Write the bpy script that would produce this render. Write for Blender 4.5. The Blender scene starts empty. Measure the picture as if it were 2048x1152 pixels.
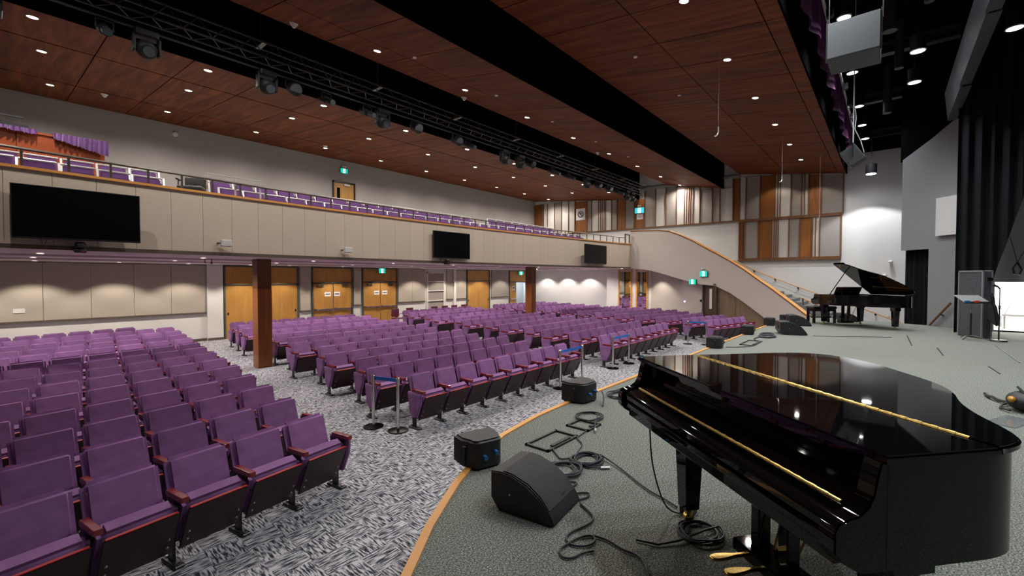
import bpy, bmesh, math, random
from mathutils import Vector, Matrix
R = math.radians
random.seed(7)
scene = bpy.context.scene
col = scene.collection

# ------------------------------------------------------------------ camera
EYE = Vector((0.0, 0.0, 2.5))
yaw, pitch = R(40.4777), R(1.3996)
fwd = Vector((math.cos(yaw) * math.cos(pitch), math.sin(yaw) * math.cos(pitch), -math.sin(pitch)))
rgt = Vector((math.sin(yaw), -math.cos(yaw), 0))
upv = rgt.cross(fwd)
cam_d = bpy.data.cameras.new('camera')
cam = bpy.data.objects.new('camera', cam_d)
col.objects.link(cam)
cam_d.sensor_width = 36.0
cam_d.lens = 880.0 / 2048.0 * 36.0
cam_d.clip_start = 0.05
cam_d.clip_end = 200
m3 = Matrix((rgt, upv, -fwd)).transposed()
cam.matrix_world = Matrix.Translation(EYE) @ m3.to_4x4()
scene.camera = cam

# ------------------------------------------------------------------ world and exposure
w = bpy.data.worlds.new('world')
scene.world = w
w.use_nodes = True
w.node_tree.nodes['Background'].inputs[0].default_value = (0.05, 0.055, 0.07, 1)
w.node_tree.nodes['Background'].inputs[1].default_value = 0.3
scene.view_settings.view_transform = 'Standard'
scene.view_settings.look = 'None'
scene.view_settings.gamma = 1.0
scene.view_settings.use_curve_mapping = False
scene.view_settings.exposure = 0.25

WARM = (1.0, 0.90, 0.77)
NEUT = (1.0, 0.93, 0.86)
COOL = (0.90, 0.96, 1.0)
P_CEIL = 330.0      # house downlights, watts each
P_SOFFIT = 150.0     # downlights under the balcony
P_STAGE = 305.0     # stage work lights


def spot(name, loc, power, color, cone=150, blend=0.6, parent=None, size=0.06, direction=(0, 0, -1)):
    d = bpy.data.lights.new(name, 'SPOT')
    d.energy = power
    d.color = color
    d.spot_size = R(cone)
    d.spot_blend = blend
    d.shadow_soft_size = size
    o = bpy.data.objects.new(name, d)
    o.location = loc
    dv = Vector(direction).normalized()
    o.rotation_euler = Vector((0, 0, -1)).rotation_difference(dv).to_euler()
    col.objects.link(o)
    if parent:
        o.parent = parent
    return o


def area(name, loc, power, color, sx, sy, direction, parent=None):
    d = bpy.data.lights.new(name, 'AREA')
    d.energy = power
    d.color = color
    d.shape = 'RECTANGLE'
    d.size = sx
    d.size_y = sy
    o = bpy.data.objects.new(name, d)
    o.location = loc
    o.rotation_euler = Vector((0, 0, -1)).rotation_difference(Vector(direction).normalized()).to_euler()
    col.objects.link(o)
    return o


# ------------------------------------------------------------------ materials
MATS = {}


def nodes_of(name):
    m = bpy.data.materials.new(name)
    m.use_nodes = True
    nt = m.node_tree
    return m, nt, nt.nodes['Principled BSDF']


def N(nt, kind, **kw):
    n = nt.nodes.new(kind)
    for k, v in kw.items():
        if k.startswith('i_'):
            key = k[2:]
            key = int(key) if key.isdigit() else key.replace('_', ' ')
            n.inputs[key].default_value = v
        else:
            setattr(n, k, v)
    return n


def ramp(nt, stops):
    n = nt.nodes.new('ShaderNodeValToRGB')
    el = n.color_ramp.elements
    el[0].position, el[0].color = stops[0][0], (*stops[0][1], 1)
    el[1].position, el[1].color = stops[-1][0], (*stops[-1][1], 1)
    for p, c in stops[1:-1]:
        e = el.new(p)
        e.color = (*c, 1)
    return n


def coords(nt, scale=(1, 1, 1), kind='Object', rot=(0, 0, 0)):
    tc = nt.nodes.new('ShaderNodeTexCoord')
    mp = nt.nodes.new('ShaderNodeMapping')
    mp.inputs['Scale'].default_value = scale
    mp.inputs['Rotation'].default_value = rot
    nt.links.new(tc.outputs[kind], mp.inputs[0])
    return mp


def mat(name, c, rough=0.5, metal=0.0, var=0.12, scale=8.0, bump=0.0, sheen=0.0, coat=0.0, stretch=(1, 1, 1),
        spec=0.5, per_object=0.0, kind='Object', detail=3.0):
    m, nt, b = nodes_of(name)
    b.inputs['Roughness'].default_value = rough
    b.inputs['Metallic'].default_value = metal
    b.inputs['Specular IOR Level'].default_value = spec
    if sheen:
        b.inputs['Sheen Weight'].default_value = sheen
        b.inputs['Sheen Roughness'].default_value = 0.4
        b.inputs['Sheen Tint'].default_value = (min(1, c[0] * 3 + .2), min(1, c[1] * 3 + .2), min(1, c[2] * 3 + .2), 1)
    if coat:
        b.inputs['Coat Weight'].default_value = coat
        b.inputs['Coat Roughness'].default_value = 0.03
    mp = coords(nt, stretch, kind)
    nz = N(nt, 'ShaderNodeTexNoise', i_Scale=scale, i_Detail=detail)
    nt.links.new(mp.outputs[0], nz.inputs['Vector'])
    lo = tuple(max(0, x * (1 - var)) for x in c)
    hi = tuple(min(1, x * (1 + var)) for x in c)
    rp = ramp(nt, [(0.3, lo), (0.7, hi)])
    nt.links.new(nz.outputs[0], rp.inputs[0])
    out = rp.outputs[0]
    if per_object:
        oi = nt.nodes.new('ShaderNodeObjectInfo')
        hs = nt.nodes.new('ShaderNodeHueSaturation')
        mr = N(nt, 'ShaderNodeMapRange', i_3=1 - per_object, i_4=1 + per_object)
        nt.links.new(oi.outputs['Random'], mr.inputs[0])
        nt.links.new(mr.outputs[0], hs.inputs['Value'])
        nt.links.new(out, hs.inputs['Color'])
        out = hs.outputs[0]
    nt.links.new(out, b.inputs['Base Color'])
    if bump:
        bp = N(nt, 'ShaderNodeBump', i_Strength=bump, i_Distance=0.01)
        nt.links.new(nz.outputs[0], bp.inputs['Height'])
        nt.links.new(bp.outputs[0], b.inputs['Normal'])
    MATS[name] = m
    return m


def wood(name, c0, c1, stretch=(1, 12, 12), rough=0.45, spec=0.5, scale=1.2, coat=0.0, kind='Object', rot=(0, 0, 0), per_object=0.0):
    m, nt, b = nodes_of(name)
    b.inputs['Roughness'].default_value = rough
    b.inputs['Specular IOR Level'].default_value = spec
    if coat:
        b.inputs['Coat Weight'].default_value = coat
    mp = coords(nt, stretch, kind, rot)
    nz = N(nt, 'ShaderNodeTexNoise', i_Scale=scale, i_Detail=5.0, i_Distortion=0.8)
    nt.links.new(mp.outputs[0], nz.inputs['Vector'])
    rp = ramp(nt, [(0.3, c0), (0.55, tuple((a + b_) / 2 for a, b_ in zip(c0, c1))), (0.72, c1)])
    nt.links.new(nz.outputs[0], rp.inputs[0])
    out = rp.outputs[0]
    if per_object:
        oi = nt.nodes.new('ShaderNodeObjectInfo')
        hs = nt.nodes.new('ShaderNodeHueSaturation')
        mr = N(nt, 'ShaderNodeMapRange', i_3=1 - per_object, i_4=1 + per_object)
        nt.links.new(oi.outputs['Random'], mr.inputs[0])
        nt.links.new(mr.outputs[0], hs.inputs['Value'])
        nt.links.new(out, hs.inputs['Color'])
        out = hs.outputs[0]
    nt.links.new(out, b.inputs['Base Color'])
    MATS[name] = m
    return m


def emit(name, c, s):
    m, nt, b = nodes_of(name)
    b.inputs['Base Color'].default_value = (*c, 1)
    b.inputs['Emission Color'].default_value = (*c, 1)
    b.inputs['Emission Strength'].default_value = s
    MATS[name] = m
    return m


mat('velvet', (0.268, 0.124, 0.296), rough=0.85, var=0.20, scale=5, sheen=0.35, per_object=0.14, spec=0.2, kind='Object')
mat('velvet_deep', (0.12, 0.05, 0.17), rough=0.85, var=0.14, scale=5, sheen=0.25, per_object=0.1, spec=0.2)
mat('maroon_board', (0.030, 0.008, 0.011), rough=0.42, var=0.2, scale=3)
mat('red_edge', (0.42, 0.02, 0.02), rough=0.4)
wood('arm_wood', (0.13, 0.006, 0.008), (0.23, 0.012, 0.014), rough=0.3, coat=0.2, stretch=(8, 1, 8))
mat('black_steel', (0.010, 0.010, 0.011), rough=0.38, metal=0.0)
mat('screw_steel', (0.6, 0.6, 0.6), rough=0.3, metal=1.0)
mat('piano_black', (0.004, 0.004, 0.0045), rough=0.03, var=0.05, spec=0.4)
mat('brass', (0.60, 0.42, 0.13), rough=0.3, metal=1.0, var=0.2, scale=60)
mat('bronze_plate', (0.45, 0.24, 0.06), rough=0.4, metal=0.6)
mat('black_plastic', (0.013, 0.013, 0.015), rough=0.45, bump=0.15, scale=180, var=0.1)
mat('grille_black', (0.017, 0.018, 0.02), rough=0.55, bump=0.6, scale=320, var=0.3)
mat('blue_plastic', (0.02, 0.13, 0.36), rough=0.4)
mat('teal_plastic', (0.02, 0.25, 0.28), rough=0.4)
mat('blue_webbing', (0.01, 0.13, 0.50), rough=0.6)
mat('chrome', (0.62, 0.60, 0.57), rough=0.22, metal=1.0, var=0.05)
mat('silver_frame', (0.60, 0.59, 0.57), rough=0.35, metal=0.4, var=0.05)
mat('rail_steel', (0.13, 0.12, 0.105), rough=0.35, metal=0.7)
mat('cable', (0.028, 0.032, 0.042), rough=0.5)
mat('cable_tip', (0.75, 0.77, 0.78), rough=0.3, metal=0.6)
mat('white_paint', (0.70, 0.68, 0.65), rough=0.6, var=0.02, scale=2)
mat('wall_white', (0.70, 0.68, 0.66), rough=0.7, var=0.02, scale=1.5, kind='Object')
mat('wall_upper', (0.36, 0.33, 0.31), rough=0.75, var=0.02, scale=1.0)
mat('wall_grey', (0.23, 0.235, 0.245), rough=0.75, var=0.03, scale=1.0)
mat('panel_offwhite', (0.62, 0.615, 0.60), rough=0.7, var=0.02)
mat('parapet_paint', (0.50, 0.45, 0.41), rough=0.7, var=0.02, scale=1.0)
mat('fascia_fabric', (0.56, 0.475, 0.385), rough=0.9, var=0.05, scale=40, bump=0.15, per_object=0.02)
mat('acoustic_fabric', (0.42, 0.37, 0.31), rough=0.9, var=0.06, scale=60, bump=0.2, per_object=0.02)
mat('acoustic_grey', (0.30, 0.265, 0.24), rough=0.9, var=0.06, scale=60, bump=0.2, per_object=0.05)
mat('acoustic_light', (0.56, 0.53, 0.50), rough=0.9, var=0.04, scale=60, bump=0.15, per_object=0.04)
mat('dark_trim', (0.10, 0.075, 0.055), rough=0.6)
mat('door_frame', (0.065, 0.075, 0.068), rough=0.5)
wood('door_maple', (0.42, 0.20, 0.045), (0.52, 0.27, 0.07), stretch=(6, 6, 0.5), scale=1.5, rough=0.4, per_object=0.05)
wood('ceiling_wood', (0.075, 0.016, 0.005), (0.215, 0.060, 0.017), stretch=(5.5, 0.5, 0.5), scale=1.2, rough=0.6, spec=0.15, kind='Object', per_object=0.08)
wood('cherry_wood', (0.19, 0.065, 0.013), (0.32, 0.12, 0.024), stretch=(5, 5, 0.4), scale=1.4, rough=0.4, per_object=0.06)
wood('pillar_wood', (0.22, 0.066, 0.014), (0.36, 0.125, 0.028), stretch=(7, 7, 0.4), scale=1.2, rough=0.35)
wood('mullion_wood', (0.13, 0.052, 0.020), (0.20, 0.085, 0.036), stretch=(5, 5, 0.5), rough=0.45)
wood('oak_trim', (0.62, 0.27, 0.06), (0.74, 0.36, 0.10), stretch=(0.8, 0.8, 8), rough=0.4)
wood('walnut_panel', (0.16, 0.11, 0.07), (0.24, 0.165, 0.10), stretch=(5, 5, 0.5), rough=0.5)
wood('booth_wood', (0.30, 0.055, 0.012), (0.42, 0.09, 0.024), stretch=(0.5, 6, 6), rough=0.4)
wood('dark_door', (0.055, 0.032, 0.018), (0.095, 0.055, 0.03), stretch=(5, 5, 0.5), rough=0.4)
mat('black_void', (0.004, 0.004, 0.0045), rough=1.0, spec=0.0)
mat('black_drape', (0.010, 0.010, 0.012), rough=0.9, sheen=0.12, var=0.2, scale=3, spec=0.1)
mat('purple_drape', (0.13, 0.008, 0.105), rough=0.75, sheen=0.3, var=0.2)
mat('purple_cloth', (0.11, 0.04, 0.16), rough=0.6, sheen=0.3, var=0.2)
mat('screen_black', (0.004, 0.004, 0.005), rough=0.2, var=0.0, spec=0.12)
mat('truss_steel', (0.045, 0.045, 0.047), rough=0.35, metal=0.5)
mat('fixture_black', (0.008, 0.008, 0.009), rough=0.6, spec=0.3)
mat('base_dark', (0.05, 0.045, 0.042), rough=0.25, metal=1.0)
mat('lens_glass', (0.03, 0.04, 0.05), rough=0.08, coat=1.0)
mat('speaker_grey', (0.20, 0.21, 0.22), rough=0.6, var=0.06, scale=30)
mat('cloud_grey', (0.15, 0.165, 0.19), rough=0.6, var=0.03)
mat('duct_dark', (0.05, 0.05, 0.052), rough=0.5, metal=0.3)
mat('carpet_grey_box', (0.060, 0.062, 0.070), rough=0.95, var=0.5, scale=70, bump=0.4)
mat('stand_grey', (0.22, 0.22, 0.22), rough=0.5)
mat('red_plastic', (0.5, 0.04, 0.02), rough=0.45)
mat('paper', (0.75, 0.75, 0.74), rough=0.8, var=0.02)
mat('ink', (0.02, 0.02, 0.03), rough=0.8)
mat('pink_ink', (0.16, 0.04, 0.09), rough=0.8)
mat('maroon_vinyl', (0.16, 0.028, 0.055), rough=0.5, var=0.1)
mat('chair_grey', (0.035, 0.035, 0.036), rough=0.6)
mat('bag_black', (0.012, 0.012, 0.014), rough=0.6, var=0.3, bump=0.3, scale=20)
mat('amber', (0.5, 0.22, 0.02), rough=0.3)
mat('soffit_paint', (0.62, 0.52, 0.54), rough=0.75, var=0.02, scale=1.0)
mat('step_grey', (0.20, 0.205, 0.20), rough=0.9, var=0.1)
emit('lamp_glow', (1.0, 0.95, 0.86), 14.0)
emit('lamp_glow_cool', (0.92, 0.97, 1.0), 16.0)
emit('soffit_glow', (1.0, 0.93, 0.84), 3.0)
emit('exit_green', (0.0, 0.42, 0.30), 1.1)
emit('exit_white', (0.8, 1.0, 0.95), 1.6)
emit('exit_cyan', (0.03, 0.42, 0.52), 1.1)
emit('indicator_violet', (0.6, 0.5, 1.0), 3.0)
m, nt, b = nodes_of('mirror_glass')
b.inputs['Base Color'].default_value = (0.78, 0.80, 0.78, 1)
b.inputs['Metallic'].default_value = 1.0
b.inputs['Roughness'].default_value = 0.01
MATS['mirror_glass'] = m
m, nt, b = nodes_of('clear_acrylic')
b.inputs['Base Color'].default_value = (0.9, 0.93, 0.95, 1)
b.inputs['Transmission Weight'].default_value = 0.9
b.inputs['Roughness'].default_value = 0.12
MATS['clear_acrylic'] = m

# auditorium carpet: tiles of short woven strokes, turned a quarter from tile to tile
m, nt, b = nodes_of('hall_carpet')
L = nt.links.new
b.inputs['Roughness'].default_value = 0.95
b.inputs['Specular IOR Level'].default_value = 0.1
mp = coords(nt, (1, 1, 1), 'Object')
ck = N(nt, 'ShaderNodeTexChecker', i_Scale=3.4)
L(mp.outputs[0], ck.inputs[0])


def strokes(sx, sy):
    q = N(nt, 'ShaderNodeMapping')
    q.inputs['Scale'].default_value = (sx, sy, 1)
    L(mp.outputs[0], q.inputs[0])
    n1 = N(nt, 'ShaderNodeTexNoise', i_Scale=1.0, i_Detail=2.0, i_Distortion=0.1)
    L(q.outputs[0], n1.inputs['Vector'])
    return n1


na, nb = strokes(9, 62), strokes(62, 9)
mx = N(nt, 'ShaderNodeMix', data_type='FLOAT')
L(ck.outputs[1], mx.inputs[0])
L(na.outputs[0], mx.inputs[2])
L(nb.outputs[0], mx.inputs[3])
fine = N(nt, 'ShaderNodeTexNoise', i_Scale=140.0, i_Detail=2.0)
L(mp.outputs[0], fine.inputs['Vector'])
ad = N(nt, 'ShaderNodeMath', operation='MULTIPLY_ADD')
ad.inputs[1].default_value = 0.35
L(fine.outputs[0], ad.inputs[0])
L(mx.outputs[0], ad.inputs[2])
rp = ramp(nt, [(0.55, (0.022, 0.023, 0.036)), (0.645, (0.14, 0.14, 0.165)), (0.75, (0.50, 0.49, 0.51))])
L(ad.outputs[0], rp.inputs[0])
L(rp.outputs[0], b.inputs['Base Color'])
bp = N(nt, 'ShaderNodeBump', i_Strength=0.4, i_Distance=0.01)
L(ad.outputs[0], bp.inputs['Height'])
L(bp.outputs[0], b.inputs['Normal'])
MATS['hall_carpet'] = m
# stage carpet: fine grey-green speckle
m, nt, b = nodes_of('stage_carpet')
L = nt.links.new
b.inputs['Roughness'].default_value = 0.95
b.inputs['Specular IOR Level'].default_value = 0.1
mp = coords(nt, (1, 1, 1), 'Object')
n1 = N(nt, 'ShaderNodeTexNoise', i_Scale=110.0, i_Detail=3.0, i_Roughness=0.7)
L(mp.outputs[0], n1.inputs['Vector'])
rp = ramp(nt, [(0.34, (0.04, 0.046, 0.036)), (0.50, (0.145, 0.155, 0.132)), (0.66, (0.45, 0.46, 0.42))])
L(n1.outputs[0], rp.inputs[0])
L(rp.outputs[0], b.inputs['Base Color'])
bp = N(nt, 'ShaderNodeBump', i_Strength=0.5, i_Distance=0.008)
L(n1.outputs[0], bp.inputs['Height'])
L(bp.outputs[0], b.inputs['Normal'])
MATS['stage_carpet'] = m


# ------------------------------------------------------------------ mesh helpers
class MB:
    """collects shapes into one mesh"""

    def __init__(self):
        self.bm = bmesh.new()

    def box(self, c, s, rot=None, bevel=0.0, seg=2):
        r = bmesh.ops.create_cube(self.bm, size=1.0)
        vs = r['verts']
        bmesh.ops.scale(self.bm, vec=s, verts=vs)
        if bevel:
            es = list({e for v in vs for e in v.link_edges})
            rb = bmesh.ops.bevel(self.bm, geom=es, offset=bevel, segments=seg, affect='EDGES', profile=0.5)
            vs = list({v for f in rb['faces'] for v in f.verts} | {v for v in vs if v.is_valid})
        if rot is not None:
            bmesh.ops.rotate(self.bm, cent=(0, 0, 0), matrix=rot, verts=vs)
        bmesh.ops.translate(self.bm, vec=c, verts=vs)
        return self

    def span(self, a, b, bevel=0.0, seg=2):
        return self.box([(p + q) / 2 for p, q in zip(a, b)], [abs(q - p) for p, q in zip(a, b)], bevel=bevel, seg=seg)

    def prism(self, pts, h, axis='z', base=0.0, bevel=0.0, seg=2):
        """pts: outline in 2D, extruded from base by h along an axis; axis x -> pts are (y,z), y -> (x,z), z -> (x,y)"""
        def P(p, t):
            return {'z': (p[0], p[1], t), 'y': (p[0], t, p[1]), 'x': (t, p[0], p[1])}[axis]
        a = [self.bm.verts.new(P(p, base)) for p in pts]
        b_ = [self.bm.verts.new(P(p, base + h)) for p in pts]
        n = len(pts)
        fs = [self.bm.faces.new(a), self.bm.faces.new(b_)]
        fs += [self.bm.faces.new((a[i], a[(i + 1) % n], b_[(i + 1) % n], b_[i])) for i in range(n)]
        bmesh.ops.recalc_face_normals(self.bm, faces=fs)
        if bevel:
            es = list({e for f in fs[:2] for e in f.edges})
            bmesh.ops.bevel(self.bm, geom=es, offset=bevel, segments=seg, affect='EDGES')
        return self

    def cyl(self, a, b, r, r2=None, n=12):
        a, b = Vector(a), Vector(b)
        d = b - a
        r2 = r if r2 is None else r2
        res = bmesh.ops.create_cone(self.bm, cap_ends=True, segments=n, radius1=r, radius2=r2, depth=d.length)
        q = Vector((0, 0, 1)).rotation_difference(d)
        bmesh.ops.rotate(self.bm, cent=(0, 0, 0), matrix=q.to_matrix(), verts=res['verts'])
        bmesh.ops.translate(self.bm, vec=(a + b) / 2, verts=res['verts'])
        return self

    def ball(self, c, r, s=(1, 1, 1), u=12, v=8):
        res = bmesh.ops.create_uvsphere(self.bm, u_segments=u, v_segments=v, radius=r)
        bmesh.ops.scale(self.bm, vec=s, verts=res['verts'])
        bmesh.ops.translate(self.bm, vec=c, verts=res['verts'])
        return self

    def tube(self, pts, r, n=6, closed=False):
        pts = [Vector(p) for p in pts]
        rings = []
        cnt = len(pts)
        prev = None
        for i, p in enumerate(pts):
            if closed:
                t = pts[(i + 1) % cnt] - pts[i - 1]
            else:
                t = pts[min(i + 1, cnt - 1)] - pts[max(i - 1, 0)]
            if t.length < 1e-9:
                t = Vector((0, 0, 1))
            t.normalize()
            ref = prev if prev is not None else (Vector((0, 0, 1)) if abs(t.z) < 0.9 else Vector((1, 0, 0)))
            s = t.cross(ref)
            if s.length < 1e-4:
                s = t.cross(Vector((1, 0, 0.3)))
            s.normalize()
            u = s.cross(t).normalized()
            prev = u
            rings.append([self.bm.verts.new(p + (s * math.cos(2 * math.pi * k / n) + u * math.sin(2 * math.pi * k / n)) * r) for k in range(n)])
        for i in range(cnt if closed else cnt - 1):
            A, B = rings[i], rings[(i + 1) % cnt]
            for k in range(n):
                self.bm.faces.new((A[k], A[(k + 1) % n], B[(k + 1) % n], B[k]))
        if not closed:
            self.bm.faces.new(rings[0][::-1])
            self.bm.faces.new(rings[-1])
        return self

    def strip(self, low, high, thick=None):
        """a surface between two polylines; with thick (a vector) it gets a second face and edges"""
        n = len(low)
        A = [self.bm.verts.new(p) for p in low]
        B = [self.bm.verts.new(p) for p in high]
        for i in range(n - 1):
            self.bm.faces.new((A[i], A[i + 1], B[i + 1], B[i]))
        if thick is not None:
            t = thick if isinstance(thick, list) else [Vector(thick)] * n
            A2 = [self.bm.verts.new(Vector(p) + t[i]) for i, p in enumerate(low)]
            B2 = [self.bm.verts.new(Vector(p) + t[i]) for i, p in enumerate(high)]
            for i in range(n - 1):
                self.bm.faces.new((B2[i], B2[i + 1], A2[i + 1], A2[i]))
                self.bm.faces.new((A[i], A2[i], A2[i + 1], A[i + 1]))
                self.bm.faces.new((B[i], B[i + 1], B2[i + 1], B2[i]))
            self.bm.faces.new((A[0], B[0], B2[0], A2[0]))
            self.bm.faces.new((A[-1], A2[-1], B2[-1], B[-1]))
        return self

    def mesh(self, name, m, smooth=False):
        me = bpy.data.meshes.new(name)
        bmesh.ops.recalc_face_normals(self.bm, faces=self.bm.faces)
        self.bm.to_mesh(me)
        self.bm.free()
        me.materials.append(MATS[m])
        if smooth:
            me.polygons.foreach_set('use_smooth', [True] * len(me.polygons))
            try:
                me.set_sharp_from_angle(angle=R(40))
            except Exception:
                pass
        return me

    def build(self, name, m, parent=None, loc=(0, 0, 0), rotz=0.0, smooth=False):
        return link(name, self.mesh(name, m, smooth), parent, loc, rotz)


def link(name, me, parent=None, loc=(0, 0, 0), rotz=0.0):
    o = bpy.data.objects.new(name, me)
    o.location = loc
    o.rotation_euler = (0, 0, rotz)
    if parent:
        o.parent = parent
    col.objects.link(o)
    return o


def tag(o, label, cat, group=None):
    o['label'] = label
    o['category'] = cat
    if group:
        o['group'] = group
    return o


def thing(name, label, cat, loc=(0, 0, 0), rotz=0.0, group=None):
    o = bpy.data.objects.new(name, None)
    o.empty_display_size = 0.1
    o.location = loc
    o.rotation_euler = (0, 0, rotz)
    col.objects.link(o)
    return tag(o, label, cat, group)


def struct(o, label=None):
    o['kind'] = 'structure'
    if label:
        o['label'] = label
        o['category'] = 'room'
    return o


ONES = ['zeroth', 'first', 'second', 'third', 'fourth', 'fifth', 'sixth', 'seventh', 'eighth', 'ninth', 'tenth', 'eleventh',
        'twelfth', 'thirteenth', 'fourteenth', 'fifteenth', 'sixteenth', 'seventeenth', 'eighteenth', 'nineteenth']
TENS = {2: ('twentieth', 'twenty'), 3: ('thirtieth', 'thirty'), 4: ('fortieth', 'forty'), 5: ('fiftieth', 'fifty')}


def nth(n):
    if n < 20:
        return ONES[n]
    t, o = divmod(n, 10)
    return TENS[t][0] if o == 0 else TENS[t][1] + '-' + ONES[o]


def lerp(a, b, t):
    return a + (b - a) * t


def rotx(deg):
    return Matrix.Rotation(R(deg), 3, 'X')
# =================================================================== the setting
S = 1.03          # stage height
XL, XR, YB = -5.6, 26.6, 20.4


def room(o, label, cat):
    o['kind'] = 'structure'
    o['label'] = label
    o['category'] = cat
    return o


q = MB(); q.span((XL - .2, -9, -0.2), (XR + .3, YB + 3, 0.0))
room(q.build('floor', 'hall_carpet'), 'grey flecked carpet tile floor of the auditorium', 'floor')

# stage platform: straight front with a rounded left end
edge = [(0.30, -8.6), (0.28, -1.0), (0.33, 0.0), (0.48, 0.6), (0.72, 1.08), (1.0, 1.50), (1.263, 1.80), (1.625, 2.065), (2.094, 2.348), (2.55, 2.57),
        (3.04, 2.743), (3.7, 2.845), (4.45, 2.88), (5.3, 2.865), (8.5, 2.85), (11.6, 2.85), (15.3, 2.83), (17.5, 2.62), (19.97, 2.31),
        (19.4, 0.75), (18.95, -0.2), (18.62, -1.0), (18.2, -1.5), (18.2, -8.6)]
q = MB(); q.prism(edge, S - 0.012, base=0.0)
room(q.build('floor_stage', 'stage_carpet'), 'grey green speckled carpet stage platform with curved front', 'stage')
fe = edge[1:19]
inn = []
for i, p in enumerate(fe):
    a, b2 = fe[max(i - 1, 0)], fe[min(i + 1, len(fe) - 1)]
    t = Vector((b2[0] - a[0], b2[1] - a[1])).normalized()
    inn.append((p[0] + t.y * 0.052, p[1] - t.x * 0.052))
q = MB()
q.strip([(x, y, S - .05) for x, y in fe], [(x, y, S + .002) for x, y in fe])
q.strip([(x, y, S + .002) for x, y in fe], [(x, y, S + .002) for x, y in inn])
q.strip([(x, y, S + .002) for x, y in inn], [(x, y, S - .03) for x, y in inn])
room(q.build('trim_1', 'oak_trim'), 'golden wood nosing strip along the curved stage edge', 'trim')
q = MB()
q.strip([(x - 0.0, y + 0.006, 0.0) for x, y in fe], [(x, y + 0.006, S - .05) for x, y in fe])
room(q.build('trim_2', 'walnut_panel'), 'brown panelled front face of the stage', 'trim')

# ---- lower back wall, with everything mounted flush in it
bw = MB(); bw.span((XL - .2, YB + .02, 0), (24.36, YB + .22, 3.3)); bw.span((25.5, YB + .02, 0), (XR + .3, YB + .22, 3.3)); bw.span((24.36, YB + .02, 2.12), (25.5, YB + .22, 3.3))
room(bw.build('wall_back', 'wall_white'), 'white lower back wall under the balcony with doors', 'wall')
wb = bpy.data.objects['wall_back']


def back_panels(name, x0, x1, z0, z1, xs, m):
    xs = [x0] + xs + [x1]
    for a, c in zip(xs[:-1], xs[1:]):
        p = MB(); p.span((a + .004, YB - .05, z0), (c - .004, YB + .02, z1), bevel=.006, seg=1)
        p.build('panel', m, wb)
    p = MB(); p.span((x0 - .01, YB - .055, z0 - .06), (x1 + .01, YB + .02, z0), bevel=.004, seg=1)
    p.build('ledge', 'dark_trim', wb)


back_panels('l', -3.4, 5.33, 1.13, 2.97, [-2.3, -1.22, -0.14, .95, 2.06, 3.17, 4.23], 'acoustic_fabric')
back_panels('a', 8.99, 9.45, 0.97, 2.97, [], 'acoustic_fabric')
back_panels('b', 11.64, 12.02, 1.12, 2.97, [], 'acoustic_fabric')
back_panels('c', 14.28, 16.1, 1.14, 2.97, [15.2], 'acoustic_fabric')
back_panels('d', 17.75, 18.25, 1.18, 2.97, [], 'acoustic_fabric')
back_panels('e', 18.5, 19.36, 1.18, 2.97, [], 'acoustic_fabric')
back_panels('f', 21.72, 23.46, 1.16, 2.97, [], 'acoustic_grey')
p = MB(); p.span((5.36, YB - .12, 0), (5.90, YB + .02, 3.0), bevel=.004, seg=1); p.build('pilaster', 'wall_white', wb)
p = MB(); p.span((18.28, YB - .10, 0), (18.47, YB + .02, 3.0), bevel=.004, seg=1); p.build('pilaster', 'wall_white', wb)
p = MB(); p.span((XL, YB - .015, 0), (5.36, YB + .02, 0.10)); p.span((5.36, YB - .135, 0), (5.90, YB - .11, 0.10))
room(p.build('baseboard_back', 'dark_trim'), 'dark baseboard along the lower back wall', 'baseboard')
p = MB(); p.span((.31, YB - .065, 1.39), (.56, YB - .05, 1.53), bevel=.004, seg=1)
tag(p.build('wall_plate', 'white_paint'), 'white rectangular outlet plate on the left tan wall panel', 'plate')
# recessed white shelves
p = MB()
p.span((16.25, YB - .06, 0), (16.32, YB + .02, 2.80)); p.span((17.50, YB - .06, 0), (17.57, YB + .02, 2.80)); p.span((16.25, YB - .06, 2.74), (17.57, YB + .02, 2.80))
sh = p.build('wall_shelving', 'white_paint')
tag(sh, 'white built-in shelf unit with grey back between the tan wall panels', 'shelf')
p = MB(); p.span((16.32, YB - .0, 0), (17.50, YB + .02, 2.74)); p.build('back_panel', 'acoustic_grey', sh)
for z in (0.55, 1.10, 1.68, 2.22):
    p = MB(); p.span((16.32, YB - .06, z), (17.50, YB + .0, z + .05)); p.build('shelf', 'white_paint', sh)


# ---- doors
def frame_mb(x0, x1, z1, zt, t=.06):
    f = MB()
    f.span((x0, YB - .07, 0), (x0 + t, YB + .02, z1)); f.span((x1 - t, YB - .07, 0), (x1, YB + .02, z1))
    f.span((x0, YB - .07, z1 - t), (x1, YB + .02, z1)); f.span((x0, YB - .07, zt), (x1, YB + .02, zt + .05))
    return f


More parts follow.
